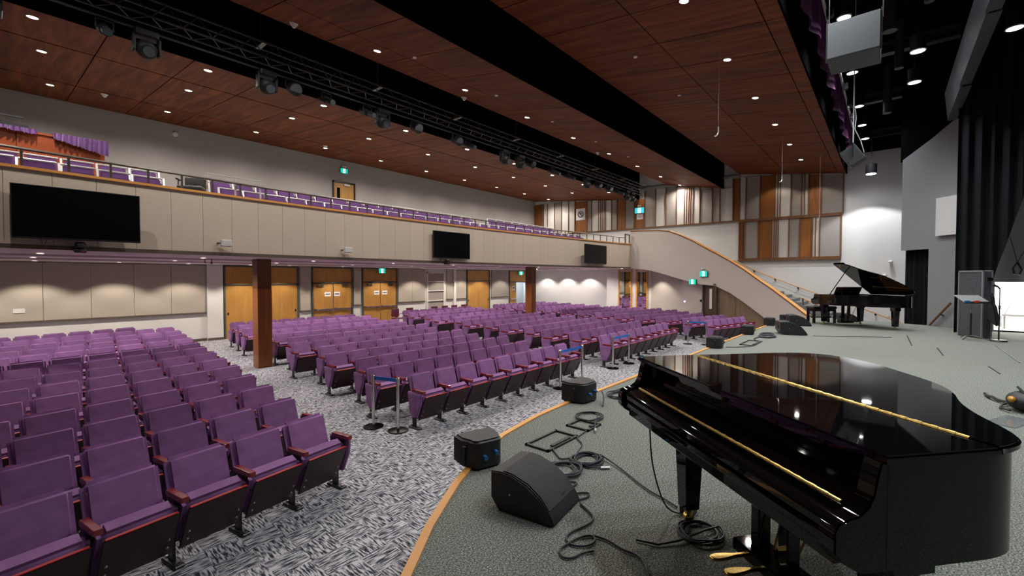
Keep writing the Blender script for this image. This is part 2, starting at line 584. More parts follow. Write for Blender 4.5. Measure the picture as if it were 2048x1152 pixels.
def double_door(n, x0, x1, zt, label, bars=True, closers=True):
    f = frame_mb(x0, x1, 2.99, zt)
    d = f.build('door_%d' % n, 'door_frame')
    room(d, label, 'door')
    p = MB(); p.span((x0 + .06, YB - .02, zt + .05), (x1 - .06, YB + .02, 2.93)); p.build('transom_panel', 'door_maple', d)
    xm = (x0 + x1) / 2
    for k, (a, c) in enumerate(((x0 + .065, xm - .004), (xm + .004, x1 - .065))):
        p = MB(); p.span((a, YB - .03, 0.01), (c, YB + .015, zt - .005), bevel=.003, seg=1)
        lf = p.build('door_leaf', 'door_maple', d)
        inner = c if k == 0 else a
        sg = -1 if k == 0 else 1
        if bars:
            p = MB(); p.span((a + .04, YB - .11, .93), (c - .04, YB - .05, 1.0), bevel=.01)
            p.span((a + .04, YB - .12, .91), (a + .12, YB - .03, 1.02)); p.span((c - .30, YB - .13, .89), (c - .04, YB - .03, 1.0), bevel=.01)
            p.build('push_bar', 'chrome', lf)
            p = MB(); p.span((inner - .012 if k == 0 else inner, YB - .045, .05), (inner if k == 0 else inner + .012, YB - .03, zt - .05))
            p.build('astragal', 'chrome', lf)
        else:
            p = MB(); p.span((a + .06 if k == 0 else c - .12, YB - .04, .96), (a + .12 if k == 0 else c - .06, YB - .03, 1.06), bevel=.004, seg=1)
            p.build('pull', 'black_steel', lf)
        if closers:
            xc = a + .35 if k == 0 else c - .35
            p = MB(); p.span((xc - .16, YB - .11, zt - .14), (xc + .12, YB - .03, zt - .05), bevel=.01)
            p.cyl((xc, YB - .12, zt - .03), (xc + .25 * -sg, YB - .2, zt - .03), .012, n=6)
            p.build('door_closer', 'rail_steel', lf)
    return d


double_door(1, 5.94, 8.92, 2.17, 'wide maple double door with dark frame beside the left wooden pillar', bars=False, closers=False)
double_door(2, 9.52, 11.58, 2.20, 'maple double door with push bars, first right of the left pillar')
double_door(3, 12.10, 14.20, 2.22, 'maple double door with push bars under the green exit sign')
double_door(4, 19.43, 21.55, 2.22, 'plain maple closet double door between tan panels', bars=False, closers=False)
# door 5: one leaf shut, the other open on a bright corridor
f = frame_mb(23.56, 25.58, 2.99, 2.13)
d5 = room(f.build('door_5', 'door_frame'), 'maple door standing half open to bright daylight beside right pillar', 'door')
p = MB(); p.span((23.62, YB - .02, 2.18), (25.52, YB + .02, 2.93)); p.build('transom_panel', 'door_maple', d5)
p = MB(); p.span((23.63, YB - .03, .01), (24.34, YB + .015, 2.12)); lf = p.build('door_leaf', 'door_maple', d5)
p = MB(); p.span((23.68, YB - .11, .93), (24.30, YB - .05, 1.0), bevel=.01); p.build('push_bar', 'chrome', lf)
p = MB(); p.span((24.72, YB + 1.2, .02), (25.7, YB + 1.25, 2.10)); lf = p.build('far_door_leaf', 'white_paint', d5)
p = MB(); p.span((24.80, YB + 1.12, .93), (25.62, YB + 1.19, 1.0), bevel=.01); p.build('push_bar', 'chrome', lf)
q = MB(); q.span((23.4, YB + 1.3, 0), (26.9, YB + 1.4, 3.0)); q.span((23.3, YB + .2, 0), (23.4, YB + 1.4, 3.0)); q.span((26.9, YB + .2, 0), (27.0, YB + 1.4, 3.0)); q.span((23.3, YB + .2, 2.9), (27.0, YB + 1.4, 3.0))
room(q.build('wall_corridor', 'wall_white'), 'white walls of the bright corridor beyond the open door', 'wall')
area('corridor_daylight', (24.95, YB + .9, 2.8), 60, (0.72, 0.88, 1.0), 1.0, .5, (0.1, -.55, -1))

# ---- right side wall (upper part carries the panel composition)
q = MB()
q.span((XR, 13.7, 0), (XR + .2, YB + .2, 3.0)); q.span((XR, -0.6, 0), (XR + .2, 13.7, 3.0)); q.span((XR, -0.6, 3.0), (XR + .2, 1.56, 8.35)); q.span((XR, 1.56, 3.0), (XR + .2, YB + .2, 9.9))
wr = room(q.build('wall_right', 'wall_white'), 'white right side wall with wood and fabric panel composition', 'wall')


p = MB(); p.span((XR - .01, -1.2, 8.35), (XR + .2, 1.56, 9.9)); p.build('black_header', 'black_void', wr)


def ceil_z(y):
    if y < 6.25: return 7.48 + (y - 1.58) * (8.13 - 7.48) / (6.25 - 1.58)
    if y < 7.06: return 8.6
    if y < 10.15: return 7.45 + (y - 7.06) * (8.06 - 7.45) / (10.15 - 7.06)
    if y < 12.06: return 8.6
    return 7.434 + (y - 12.06) * (8.2 - 7.434) / (20.4 - 12.06)


WD, GR, LT = 'cherry_wood', 'acoustic_grey', 'acoustic_light'
top_row = [(20.35, 19.76, WD), (19.76, 19.65, LT), (19.65, 19.54, LT), (19.54, 19.18, LT), (19.18, 18.55, LT), (18.55, 17.94, GR), (17.94, 17.34, LT),
           (17.34, 16.82, LT), (16.82, 15.84, WD), (15.84, 15.47, GR), (15.47, 14.93, LT), (14.93, 14.78, LT), (14.78, 14.66, LT),
           (14.66, 14.52, LT), (14.52, 14.40, LT), (14.40, 13.97, LT), (13.97, 13.57, GR), (13.57, 12.99, WD), (12.99, 12.37, GR),
           (12.37, 12.29, WD), (12.29, 11.67, WD), (11.67, 10.97, GR), (10.97, 10.32, LT), (10.32, 9.68, GR), (9.68, 9.22, LT), (9.22, 9.10, LT),
           (9.10, 8.97, LT), (8.97, 8.86, LT), (8.86, 8.72, LT), (8.72, 8.34, LT), (8.34, 7.66, GR), (7.66, 7.25, GR), (7.25, 6.57, LT),
           (6.57, 6.23, WD), (6.23, 5.92, LT), (5.92, 5.23, GR), (5.23, 4.54, WD), (4.54, 4.42, LT), (4.42, 4.31, LT), (4.31, 3.83, LT),
           (3.83, 3.36, GR), (3.36, 3.25, LT), (3.25, 3.08, LT), (3.08, 2.55, WD), (2.55, 1.68, GR)]
bot_row = [(6.24, 6.08, WD), (6.08, 5.97, WD), (5.97, 5.30, GR), (5.30, 4.66, WD), (4.66, 4.56, LT), (4.56, 4.47, LT), (4.47, 4.38, LT), (4.38, 3.90, LT), (3.90, 3.43, GR),
           (3.43, 2.89, WD), (2.89, 2.76, LT), (2.76, 2.59, LT), (2.59, 1.74, GR)]
NM = {WD: 'wood_panel', GR: 'fabric_panel', LT: 'fabric_panel'}
for rows, z0, zt in ((top_row, 5.64, 7.93), (bot_row, 3.53, 5.52)):
    for y1, y0, m_ in rows:
        z1 = zt if rows is bot_row else min(zt, ceil_z(y0) - .015, ceil_z(y1) - .015)
        h = .022
        if y1 - y0 < .05 + 2 * h: h = .018
        p = MB(); p.span((XR - .06, y0 + h, z0), (XR, y1 - h, z1)); p.build(NM[m_], m_, wr)
    ys = [rows[0][0]] + [r[1] for r in rows]
    for y in ys:
        z1 = zt if rows is bot_row else min(zt, ceil_z(y) - .012)
        p = MB(); p.span((XR - .11, y - .024, z0 - .02), (XR, y + .024, z1)); p.build('mullion', 'mullion_wood', wr)
    p = MB(); p.span((XR - .12, rows[-1][1], z0 - .08), (XR, rows[0][0], z0 - .0)); p.build('rail', 'mullion_wood', wr)
p = MB(); p.span((XR - .12, 1.70, 5.50), (XR, 6.26, 5.56)); p.build('rail', 'mullion_wood', wr)
p = MB(); p.span((XR - .16, 1.72, 3.38), (XR, 6.28, 3.46)); p.build('rail', 'mullion_wood', wr)

# ---- upper back wall
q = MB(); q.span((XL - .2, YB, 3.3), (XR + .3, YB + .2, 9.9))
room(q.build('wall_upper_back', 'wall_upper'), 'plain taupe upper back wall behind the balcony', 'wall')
q = MB(); q.span((XL - .2, -9, 0), (XL, YB + .2, 9.9))
room(q.build('wall_left', 'wall_upper'), 'plain taupe left side wall out of view', 'wall')

# ---- ceiling: backing boxes plus wood panels in three tilted bands
cb = MB(); cb.span((XL - .2, -9, 9.6), (XR + .3, YB + .2, 9.8))
ceil = room(cb.build('ceiling', 'black_void'), 'black ceiling void above the hanging wood ceiling bands', 'ceiling')


def ceiling_band(ys, zs, y_lo, y_hi, xs, lip=True):
    f = lambda y: zs[0] + (y - y_lo) * (zs[1] - zs[0]) / (y_hi - y_lo)
    for a, c in zip(xs[:-1], xs[1:]):
        for y0, y1 in zip(ys[:-1], ys[1:]):
            g = .011
            gy = .03 if y_lo > 11 else g
            a2, c2, p0, p1 = a + g, c - g, y0 + gy, y1 - gy
            h = .05
            m_ = MB()
            vs = [(a2, p0, f(p0)), (c2, p0, f(p0)), (c2, p1, f(p1)), (a2, p1, f(p1))]
            lo = [m_.bm.verts.new(v) for v in vs]
            hi = [m_.bm.verts.new((v[0], v[1], v[2] + h)) for v in vs]
            m_.bm.faces.new(lo); m_.bm.faces.new(hi[::-1])
            for i in range(4):
                m_.bm.faces.new((lo[i], hi[i], hi[(i + 1) % 4], lo[(i + 1) % 4]))
            m_.build('panel', 'ceiling_wood', ceil)
    m_ = MB()   # dark tray that closes the joints
    yl, yh = ys[0], ys[-1]
    m_.prism([(yl, f(yl) + .055), (yh, f(yh) + .055), (yh, f(yh) + .10), (yl, f(yl) + .10)], xs[-1] - xs[0], axis='x', base=xs[0])
    m_.build('tray', 'black_void', ceil)


x1s = [-4.64 + 1.453 * k for k in range(22)]
x1s = [x for x in x1s if x < 26.4] + [26.55]
ceiling_band([1.58, 1.91, 4.06, 6.25], (7.48, 8.13), 1.58, 6.25, x1s)
ceiling_band([7.06, 8.97, 10.15], (7.45, 8.06), 7.06, 10.15, [x - .38 if x < 26.5 else x for x in x1s])
ceiling_band([12.06, 14.03, 17.70, 20.38], (7.434, 8.198), 12.06, 20.4, [x + .40 for x in x1s if x < 26.0] + [26.55])
q = MB()
q.span((XL, 7.06, 7.52), (XR, 7.11, 9.6)); q.span((XL, 12.06, 7.50), (XR, 12.11, 9.6)); q.span((XL, 10.10, 8.14), (XR, 10.15, 9.6)); q.span((XL, 6.20, 8.2), (XR, 6.25, 9.6))
q.span((XL, 1.545, 7.46), (XR, 1.575, 9.6)); q.span((XL, 7.045, 7.44), (XR, 7.06, 7.52)); q.span((XL, 12.045, 7.425), (XR, 12.06, 7.50))
q.build('slot_face', 'black_void', ceil)
q = MB(); q.span((XR - .14, 6.25, 8.0), (XR, 7.06, 8.10)); q.span((XR - .14, 10.15, 8.0), (XR, 12.06, 8.10)); q.build('slot_trim', 'wall_upper', ceil)


# ---- balcony
def arc(x):
    return 11.75 - .9 * ((x - 10.9) / 12.5) ** 2


FX = [-5.6 + .5715 * k for k in range(51)]
FX = [x - .02 for x in FX if x < 22.9]
FX[-1] = 22.98
q = MB(); q.strip([(x, arc(x) + .03, 3.0) for x in FX], [(x, arc(x) + .03, 4.34) for x in FX], thick=(0, .15, 0))
fas = room(q.build('wall_balcony', 'dark_trim'), 'curved balcony front faced with tan fabric panels', 'wall')
for a, c in zip(FX[:-1], FX[1:]):
    p = MB()
    g = .003
    lo = [(a + g, arc(a), 3.06), (c - g, arc(c), 3.06)]
    hi = [(a + g, arc(a), 4.325), (c - g, arc(c), 4.325)]
    p.strip(lo, hi, thick=(0, .03, 0))
    p.build('panel', 'fascia_fabric', fas)
q = MB(); q.strip([(x, arc(x) - .035, 4.325) for x in FX], [(x, arc(x) - .035, 4.372) for x in FX], thick=(0, .22, 0))
q.build('cap', 'oak_trim', fas)
q = MB(); q.strip([(x, arc(x) - .004, 2.985) for x in FX], [(x, arc(x) - .004, 3.06) for x in FX], thick=(0, .03, 0))
q.build('base_strip', 'dark_trim', fas)
# soffit
q = MB()
low = [(x, arc(x) + .02, 3.0) for x in FX] + [(XR, 10.9, 3.0)]
hi = [(x, YB + .02, 3.0) for x in FX] + [(XR, YB + .02, 3.0)]
q.strip(low, hi, thick=(0, 0, .12))
sof = room(q.build('ceiling_soffit', 'soffit_paint'), 'pale painted soffit under the balcony with recessed lights', 'ceiling')
q = MB(); q.span((XL, 13.9, 2.955), (22.6, 14.15, 3.0)); q.span((XL, 16.6, 2.955), (24.2, 16.85, 3.0)); q.build('bulkhead', 'soffit_paint', sof)
# stepped balcony floor
q = MB()
steps = [(11.0, 3.85), (12.75, 4.13), (13.75, 4.42), (14.75, 4.70), (15.75, 4.85), (16.75, 5.0)]
for (y, z), nx in zip(steps, [s_[0] for s_ in steps[1:]] + [YB]):
    q.span((XL, y + (.95 if y == 11.0 else 0), z - .3), (XR, nx, z))
q.span((23.2, 8.4, 3.55), (XR, 12.0, 3.85))
room(q.build('floor_balcony', 'step_grey'), 'stepped grey carpet floor of the balcony', 'floor')
q = MB()
q.strip([(x, arc(x) + .16, 3.55) for x in FX], [(x, arc(x) + .16, 3.84) for x in FX], thick=(0, 1.2, 0))
room(q.build('floor_balcony_front', 'step_grey'), 'front walkway of the balcony', 'floor')

# balcony railing
rl = thing('balcony_railing', 'grey steel pipe railing along the balcony front edge', 'railing', (10.9, arc(10.9) + .1, 4.37))
off = Vector((10.9, arc(10.9) + .1, 4.37))
xs = [-5.4 + .5715 * k for k in range(50) if -5.4 + .5715 * k < 22.9]
p = MB(); p.tube([Vector((x, arc(x) + .1, 4.68)) - off for x in xs], .026); p.build('top_rail', 'rail_steel', rl, smooth=True)
for x in xs:
    p = MB(); p.box(Vector((x, arc(x) + .1, 4.52)) - off, (.034, .034, .30)); p.build('post', 'rail_steel', rl)
hr = thing('raised_railing', 'taller square steel guard frame over the balcony rail near the aisle', 'railing', (3.65, arc(3.65) + .16, 4.37))
o2 = Vector((3.65, arc(3.65) + .16, 4.37))
p = MB(); p.span((-.57, 0, .44), (.57, .03, .475)); p.build('top_rail', 'silver_frame', hr)
for x in (-.56, 0, .54):
    p = MB(); p.span((x, 0, 0), (x + .03, .03, .45)); p.build('post', 'silver_frame', hr)
gt = thing('end_gate', 'dark square end post frame of the balcony rail at the stair head', 'railing', (22.7, 10.95, 4.37))
p = MB(); p.span((-.35, -.03, 0), (-.28, .03, .5)); p.span((.15, -.03, 0), (.22, .03, .5)); p.span((-.35, -.03, .44), (.22, .03, .5)); p.build('frame', 'dark_trim', gt)

# ---- stair parapet sweeping from the balcony end down to the stage
PP = [(23.03, 10.97, 5.06, 2.99), (22.93, 10.3, 5.04, 2.93), (22.82, 9.72, 5.00, 2.86), (22.70, 9.2, 4.97, 2.74), (22.58, 8.6, 4.87, 2.58), (22.42, 7.95, 4.60, 2.40),
      (22.25, 7.3, 4.28, 2.24), (22.09, 6.9, 4.05, 2.16), (21.82, 6.15, 3.64, 2.10), (21.54, 5.43, 3.23, 1.80), (21.3, 4.8, 2.84, 1.40), (21.04, 4.12, 2.34, 0.93),
      (20.78, 3.6, 1.99, 0.55), (20.4, 2.95, 1.51, 0.0), (20.0, 2.30, 1.03, 0.0)]
nrm = []
for i in range(len(PP)):
    a, c = PP[max(i - 1, 0)], PP[min(i + 1, len(PP) - 1)]
    t = Vector((c[0] - a[0], c[1] - a[1], 0)).normalized()
    nrm.append(Vector((-t.y, t.x, 0)))     # points away from the stage viewer
nrm = [n_ if n_.x > 0 else -n_ for n_ in nrm]
q = MB(); q.strip([(a, b_, d_) for a, b_, c, d_ in PP], [(a, b_, c) for a, b_, c, d_ in PP], thick=[n_ * .16 for n_ in nrm])
par = room(q.build('wall_parapet', 'parapet_paint', smooth=True), 'curved beige stair parapet sweeping from balcony down to stage', 'wall')
q = MB(); q.strip([(a - n_.x * .015, b_ - n_.y * .015, c + .012) for (a, b_, c, d_), n_ in zip(PP, nrm)], [(a - n_.x * .015, b_ - n_.y * .015, c + .03) for (a, b_, c, d_), n_ in zip(PP, nrm)], thick=[n_ * .21 for n_ in nrm])
q.build('cap', 'oak_trim', par)
q = MB(); q.strip([(a - n_.x * .01, b_ - n_.y * .01, c - .04) for (a, b_, c, d_), n_ in zip(PP, nrm)], [(a - n_.x * .01, b_ - n_.y * .01, c + .012) for (a, b_, c, d_), n_ in zip(PP, nrm)], thick=[n_ * .18 for n_ in nrm])
q.build('shaded_cap_edge', 'mullion_wood', par)  # side of the same cap; its shade is put into a darker wood colour
# walnut panelling under the stair
UP = [(21.74, 6.0), (21.5, 5.25), (21.2, 4.55), (20.95, 3.95), (20.6, 3.25), (20.3, 2.7)]
UZ = [2.3, 2.0, 1.55, 1.1, .75, .4]
for (a, za), (c, zc) in zip(zip(UP[:-1], UZ[:-1]), zip(UP[1:], UZ[1:])):
    t = (Vector(c) - Vector(a)).normalized()
    n_ = Vector((-t.y, t.x)); n_ = n_ if n_.x > 0 else -n_
    off_ = n_ * .14
    p = MB(); p.strip([(a[0] + off_.x, a[1] + off_.y, 0), (c[0] + off_.x, c[1] + off_.y, 0)], [(a[0] + off_.x, a[1] + off_.y, za), (c[0] + off_.x, c[1] + off_.y, zc)], thick=(n_.x * .05, n_.y * .05, 0))
    p.build('panel', 'walnut_panel', par)
# beige wall recessed under the parapet, its door, and the mirror bay
p = MB(); p.strip([(24.45, 10.35, 0), (22.45, 6.88, 0)], [(24.45, 10.35, 3.0), (22.45, 6.88, 2.35)], thick=(.15, -.08, 0))
room(p.build('wall_side_lower', 'parapet_paint'), 'beige lower side wall beside the last seats', 'wall')
p = MB(); p.strip([(22.42, 6.86, 0), (21.78, 6.06, 0)], [(22.42, 6.86, 2.15), (21.78, 6.06, 2.15)], thick=(.06, -.05, 0))
d6 = room(p.build('door_6', 'dark_door'), 'dark brown door with tall narrow window under the stair', 'door')
dv = Vector((21.78 - 22.42, 6.06 - 6.86, 0)).normalized()
dn = Vector((dv.y, -dv.x, 0)); dn = -dn if dn.x > 0 else dn
base = Vector((22.42, 6.86, 0))


def dpt(s, z, o=0.0):
    v = base + dv * s + dn * o
    return (v.x, v.y, z)


p = MB(); p.strip([dpt(.55, 1.0, .02), dpt(.74, 1.0, .02)], [dpt(.55, 1.95, .02), dpt(.74, 1.95, .02)], thick=dn * .01); p.build('pane', 'panel_offwhite', d6)
p = MB()
p.strip([dpt(0, 0, .03), dpt(.10, 0, .03)], [dpt(0, 2.2, .03), dpt(.10, 2.2, .03)], thick=dn * .02); p.strip([dpt(0, 2.13, .03), dpt(1.0, 2.13, .03)], [dpt(0, 2.2, .03), dpt(1.0, 2.2, .03)], thick=dn * .02)
p.build('frame', 'door_frame', d6)
# mirror bay
MA, MBp = Vector((24.78, 13.35, 0)), Vector((24.45, 10.35, 0))
mv = (MBp - MA)
p = MB(); p.strip([(26.6, 14.1, 0), (24.78, 13.35, 0), (24.45, 10.35, 0)], [(26.6, 14.1, 3.0), (24.78, 13.35, 3.0), (24.45, 10.35, 3.0)], thick=(.12, .03, 0))
wm = room(p.build('wall_mirror_bay', 'wall_white'), 'white bay wall carrying two tall mirrors', 'wall')
mn = Vector((mv.y, -mv.x, 0)).normalized(); mn = -mn if mn.x > 0 else mn


def mpt(t, z, o=0.0):
    v = MA + mv * t + mn * o
    return (v.x, v.y, z)


for i, (t0, t1) in enumerate(((.30, .585), (.70, .93))):
    p = MB(); p.strip([mpt(t0, .35, .03), mpt(t1, .35, .03)], [mpt(t0, 2.9, .03), mpt(t1, 2.9, .03)], thick=mn * .015)
    g = p.build('mirror', 'mirror_glass')
    tag(g, ['tall wood-framed mirror left of the white post, showing doors and seats', 'narrower tall mirror right of the white post near the stair'][i], 'mirror')
    p = MB()
    for t in (t0, t1):
        p.strip([mpt(t - .012, .3, .02), mpt(t + .012, .3, .02)], [mpt(t - .012, 2.96, .02), mpt(t + .012, 2.96, .02)], thick=mn * .06)
    p.strip([mpt(t0, 2.9, .02), mpt(t1, 2.9, .02)], [mpt(t0, 2.95, .02), mpt(t1, 2.95, .02)], thick=mn * .05)
    p.build('frame', 'oak_trim', g)

# ---- stairs behind the parapet, rising along the right wall
q = MB()
n_st = 19
for k in range(n_st):
    y0 = 8.4 - k * .36
    z = 3.55 - (k + 1) * .148
    q.span((24.3, y0 - .36, max(z - .35, 0)), (26.55, y0, z))
room(q.build('floor_stairs', 'step_grey'), 'grey carpeted steps rising beside the right wall', 'stairs')
hrail = [(6.477, 3.423), (5.459, 2.889), (4.473, 2.435), (3.451, 2.005), (2.609, 1.671), (0.856, 1.02), (0.114, 0.70), (-0.5, 0.45)]
h = thing('wall_handrail', 'thin wooden handrail on dark brackets along the right wall stair', 'handrail', (26.4, 3.0, 1.9))
p = MB(); p.tube([(0, y - 3.0, z - 1.9) for y, z in hrail], .026); p.build('rail', 'oak_trim', h, smooth=True)
for y, z in (hrail[1], hrail[2], hrail[3], (0.4, .83)):
    p = MB(); p.cyl((0, y - 3.0, z - 1.96), (.19, y - 3.0, z - 2.0), .03, n=8); p.ball((.0, y - 3.0, z - 1.95), .045, u=8, v=6); p.build('bracket', 'black_steel', h)
h = thing('post_handrail', 'short sloping handrail on a grey post beside the piano bench', 'handrail', (24.5, 3.0, .5))
p = MB(); p.tube([(0, .1, 1.05), (0, -.75, .66), (0, -1.6, .25)], .03); p.build('rail', 'oak_trim', h, smooth=True)
p = MB(); p.span((-.03, -.03, -.2), (.03, .03, 1.02)); p.build('post', 'rail_steel', h)

# ---- grey wall at stage left with curtained doorway, and the wall behind the black drape
G0, G1 = Vector((19.45, -.32, 0)), Vector((17.5, -2.075, 0))
gd = (G1 - G0); gl = gd.length; gd.normalize()
gn = Vector((-gd.y, gd.x, 0)); gn = gn if gn.x > 0 else -gn


def gp(s, z, o=0.0):
    v = G0 + gd * s + gn * o
    return (v.x, v.y, z)


sd = .945     # doorway width along the wall
p = MB()
p.strip([gp(sd, 0), gp(gl, 0)], [gp(sd, 6.75), gp(gl, 7.6)], thick=gn * .2)
p.strip([gp(0, 3.38), gp(sd, 3.38)], [gp(0, 6.35), gp(sd, 6.75)], thick=gn * .2)
wg = room(p.build('wall_grey', 'wall_grey'), 'dark grey wall at the far side of the stage', 'wall')
p = MB()
low, hi = [], []
for k in range(33):
    s_ = -.05 + (sd + .12) * k / 32
    low.append(gp(s_, S - .3, .24 + .05 * math.sin(k * 1.15))); hi.append(gp(s_, 3.5, .24 + .05 * math.sin(k * 1.15)))
p.strip(low, hi)
tag(p.build('doorway_curtain', 'black_drape', smooth=True), 'black curtain hanging in the doorway behind the open piano', 'curtain')
p = MB(); p.strip([gp(1.24, 3.745, -.10), gp(1.98, 3.745, -.10)], [gp(1.24, 4.88, -.10), gp(1.98, 4.88, -.10)], thick=gn * .07)
tag(p.build('acoustic_board', 'panel_offwhite'), 'pale square panel hung on the dark grey stage wall', 'panel')
h = thing('grey_wall_handrail', 'brown sloping handrail low on the grey stage wall', 'handrail', gp(1.0, S))
o2 = Vector(gp(1.0, S))
p = MB(); p.tube([Vector(gp(1.12, S + .0, -.1)) - o2, Vector(gp(1.75, S + .72, -.1)) - o2], .03); p.build('rail', 'mullion_wood', h)
p = MB(); p.tube([Vector(gp(1.45, S + .36, -.1)) - o2, Vector(gp(1.45, S + .32, .0)) - o2], .02); p.build('bracket', 'black_steel', h)
# backstage wall with the bright opening
wk = MB()
wk.span((17.5, -9, 2.37), (17.7, -2.05, 9.6)); wk.span((17.5, -9, S), (17.7, -3.45, 2.37)); wk.span((17.5, -2.1, S), (17.7, -2.05, 2.37))
p = MB(); p.strip([gp(-.1, 6.3, .02), gp(gl, 7.55, .02)], [gp(-.1, 9.6, .02), gp(gl, 9.6, .02)], thick=gn * .2); p.build('black_header', 'black_void', wg)
room(wk.build('wall_stage_side', 'wall_grey'), 'grey stage side wall with a low bright opening', 'wall')
p = MB(); p.span((21.2, -5.5, 0), (21.3, -2.0, 3.2)); p.span((17.7, -5.5, 3.2), (21.3, -2.0, 3.3)); p.span((17.7, -5.5, S - .1), (21.3, -2.0, S - .012)); p.span((17.75, -2.1, 0), (21.3, -2.0, 3.2)); p.span((17.7, -5.6, 0), (21.3, -5.5, 3.2))
room(p.build('wall_backstage', 'wall_white'), 'white walls of the lit room beyond the stage opening', 'wall')
q = MB(); q.span((XL - .2, -9, 0), (18.2, -8.6, 9.6))
room(q.build('wall_stage_back', 'black_drape'), 'black rear stage wall out of view', 'wall')
# =================================================================== auditorium seats
PW = .53


def rbox(c, s, rot=None, bevel=.02, seg=2):
    return MB().box(c, s, rot, bevel, seg)


def bx(mb, c, s, tilt, bevel, seg=2):
    """box tilted about x"""
    mb.box((0, 0, 0), s, rotx(tilt), bevel, seg) if False else None
    r = bmesh.ops.create_cube(mb.bm, size=1.0)
    vs = r['verts']
    bmesh.ops.scale(mb.bm, vec=s, verts=vs)
    if bevel:
        es = list({e for v in vs for e in v.link_edges})
        rb = bmesh.ops.bevel(mb.bm, geom=es, offset=bevel, segments=seg, affect='EDGES')
        vs = list({v for f in rb['faces'] for v in f.verts} | {v for v in vs if v.is_valid})
    bmesh.ops.rotate(mb.bm, cent=(0, 0, 0), matrix=rotx(tilt), verts=vs)
    bmesh.ops.translate(mb.bm, vec=c, verts=vs)
    return mb


# seat faces -y; the pedestal foot stands at y=0; x runs along the row
SM = {}
mb = bx(MB(), (0, .150, .635), (.492, .095, .48), -17, .04, 3); SM['backrest'] = mb.mesh('backrest', 'velvet', True)
mb = bx(MB(), (0, .205, .60), (.44, .02, .40), -17, .006, 1); SM['back_shell'] = mb.mesh('back_shell', 'maroon_board')
TL = 65
mb = bx(MB(), (0, -.046, .374), (.50, .50, .18), -TL, .05, 3); SM['seat_cushion'] = mb.mesh('seat_cushion', 'velvet', True)
# underside board, on the face that looks to the stage
nx = Vector((0, -math.sin(R(TL)), -math.cos(R(TL))))
cb_ = Vector((0, -.075, .360)) + nx * .069
mb = bx(MB(), cb_, (.478, .455, .018), -TL, .008, 2); SM['seat_board'] = mb.mesh('seat_board', 'maroon_board')
up_ = Vector((0, -math.cos(R(TL)), math.sin(R(TL))))
ed = cb_ + up_ * .230
mb = bx(MB(), ed, (.45, .010, .022), -TL, .003, 1); SM['edge_trim'] = mb.mesh('edge_trim', 'red_edge')
mb = MB()
for sx in (-.195, .195):
    for t in (-.13, -.04):
        c = cb_ + up_ * t + nx * .012
        mb.ball((sx, c.y, c.z), .011, u=6, v=4)
SM['screws'] = mb.mesh('screws', 'screw_steel')
mb = MB().box((0, -.11, .628), (.058, .30, .046), None, .006, 2); SM['armrest'] = mb.mesh('armrest', 'arm_wood')
mb = MB()
mb.prism([(-.03, .02), (.055, .02), (.05, .30), (.07, .605), (-.16, .605), (-.15, .57), (-.03, .40)], .026, axis='x', base=-.013)
mb.box((0, .02, .30), (.06, .05, .05), None, .01, 1)
SM['pedestal'] = mb.mesh('pedestal', 'black_steel')
mb = MB().box((0, -.01, .014), (.085, .27, .028), None, .008, 1); SM['foot_plate'] = mb.mesh('foot_plate', 'black_steel')
mb = MB()
for y in (-.115, .095):
    mb.cyl((0, y, .026), (0, y, .042), .016, n=8)
SM['bolts'] = mb.mesh('bolts', 'chrome')
mb = MB()
mb.prism([(-.215, .60), (-.20, .42), (-.10, .20), (.02, .185), (.09, .30), (.135, .60)], .052, axis='x', base=-.026, bevel=.014)
SM['end_panel'] = mb.mesh('end_panel', 'velvet', True)


def seat_parts(first, last, sp):
    L_ = [(n_, 0.0) for n_ in ('backrest', 'back_shell', 'seat_cushion', 'seat_board')]
    ends = [-sp / 2] + ([sp / 2] if last else [])
    for x in ends:
        for n_ in ('armrest', 'pedestal', 'foot_plate'):
            L_.append((n_, x))
    if first: L_.append(('end_panel', -sp / 2 - .03))
    if last: L_.append(('end_panel', sp / 2 + .03))
    return L_


SEATS = []      # (x, y, rotz, block, row, index, count, first, last, spacing)


def seat_row(xl, yl, xr, yr, block, row, n=None, from_right=False, ends=(True, True)):
    ln = math.hypot(xr - xl, yr - yl)
    n = n or max(1, round(ln / PW))
    ang = math.atan2(yr - yl, xr - xl)
    for i in range(n):
        t = (i + .5) / n
        SEATS.append((lerp(xl, xr, t), lerp(yl, yr, t), ang, block, row, (n - i) if from_right else i + 1, n, i == 0 and ends[0], i == n - 1 and ends[1], ln / n))


rowY = [5.92, 6.96, 7.98, 8.98, 10.07, 11.17, 12.28, 13.36, 14.45, 15.55, 16.75, 17.85]
cl_l = [4.46, 4.30, 4.66, 4.55, 4.90, 4.74, 5.12, 5.16, 5.25, 5.08, 5.3, 5.42]
cl_r = [9.27, 9.02, 9.44, 9.24, 9.62, 9.50, 9.98, 9.90, 10.30, 10.1, 10.5, 10.4]
cr_l = [10.93, 11.0, 10.97, 11.37, 11.32, 11.70, 11.66, 12.22, 11.95, 12.42, 12.44, 12.9]
cr_r = [15.95, 15.98, 15.92, 16.15, 16.3, 16.4, 16.7, 16.8, 17.0, 17.2, 17.4, 17.6]
for r_, y in enumerate(rowY):
    if r_ < 12:
        seat_row(cl_l[r_], y, cl_r[r_], y, 'centre-left', r_ + 1, n=9 if r_ == 0 else None)
        seat_row(cr_l[r_], y + .03, cr_r[r_], y + .03, 'centre-right', r_ + 1)
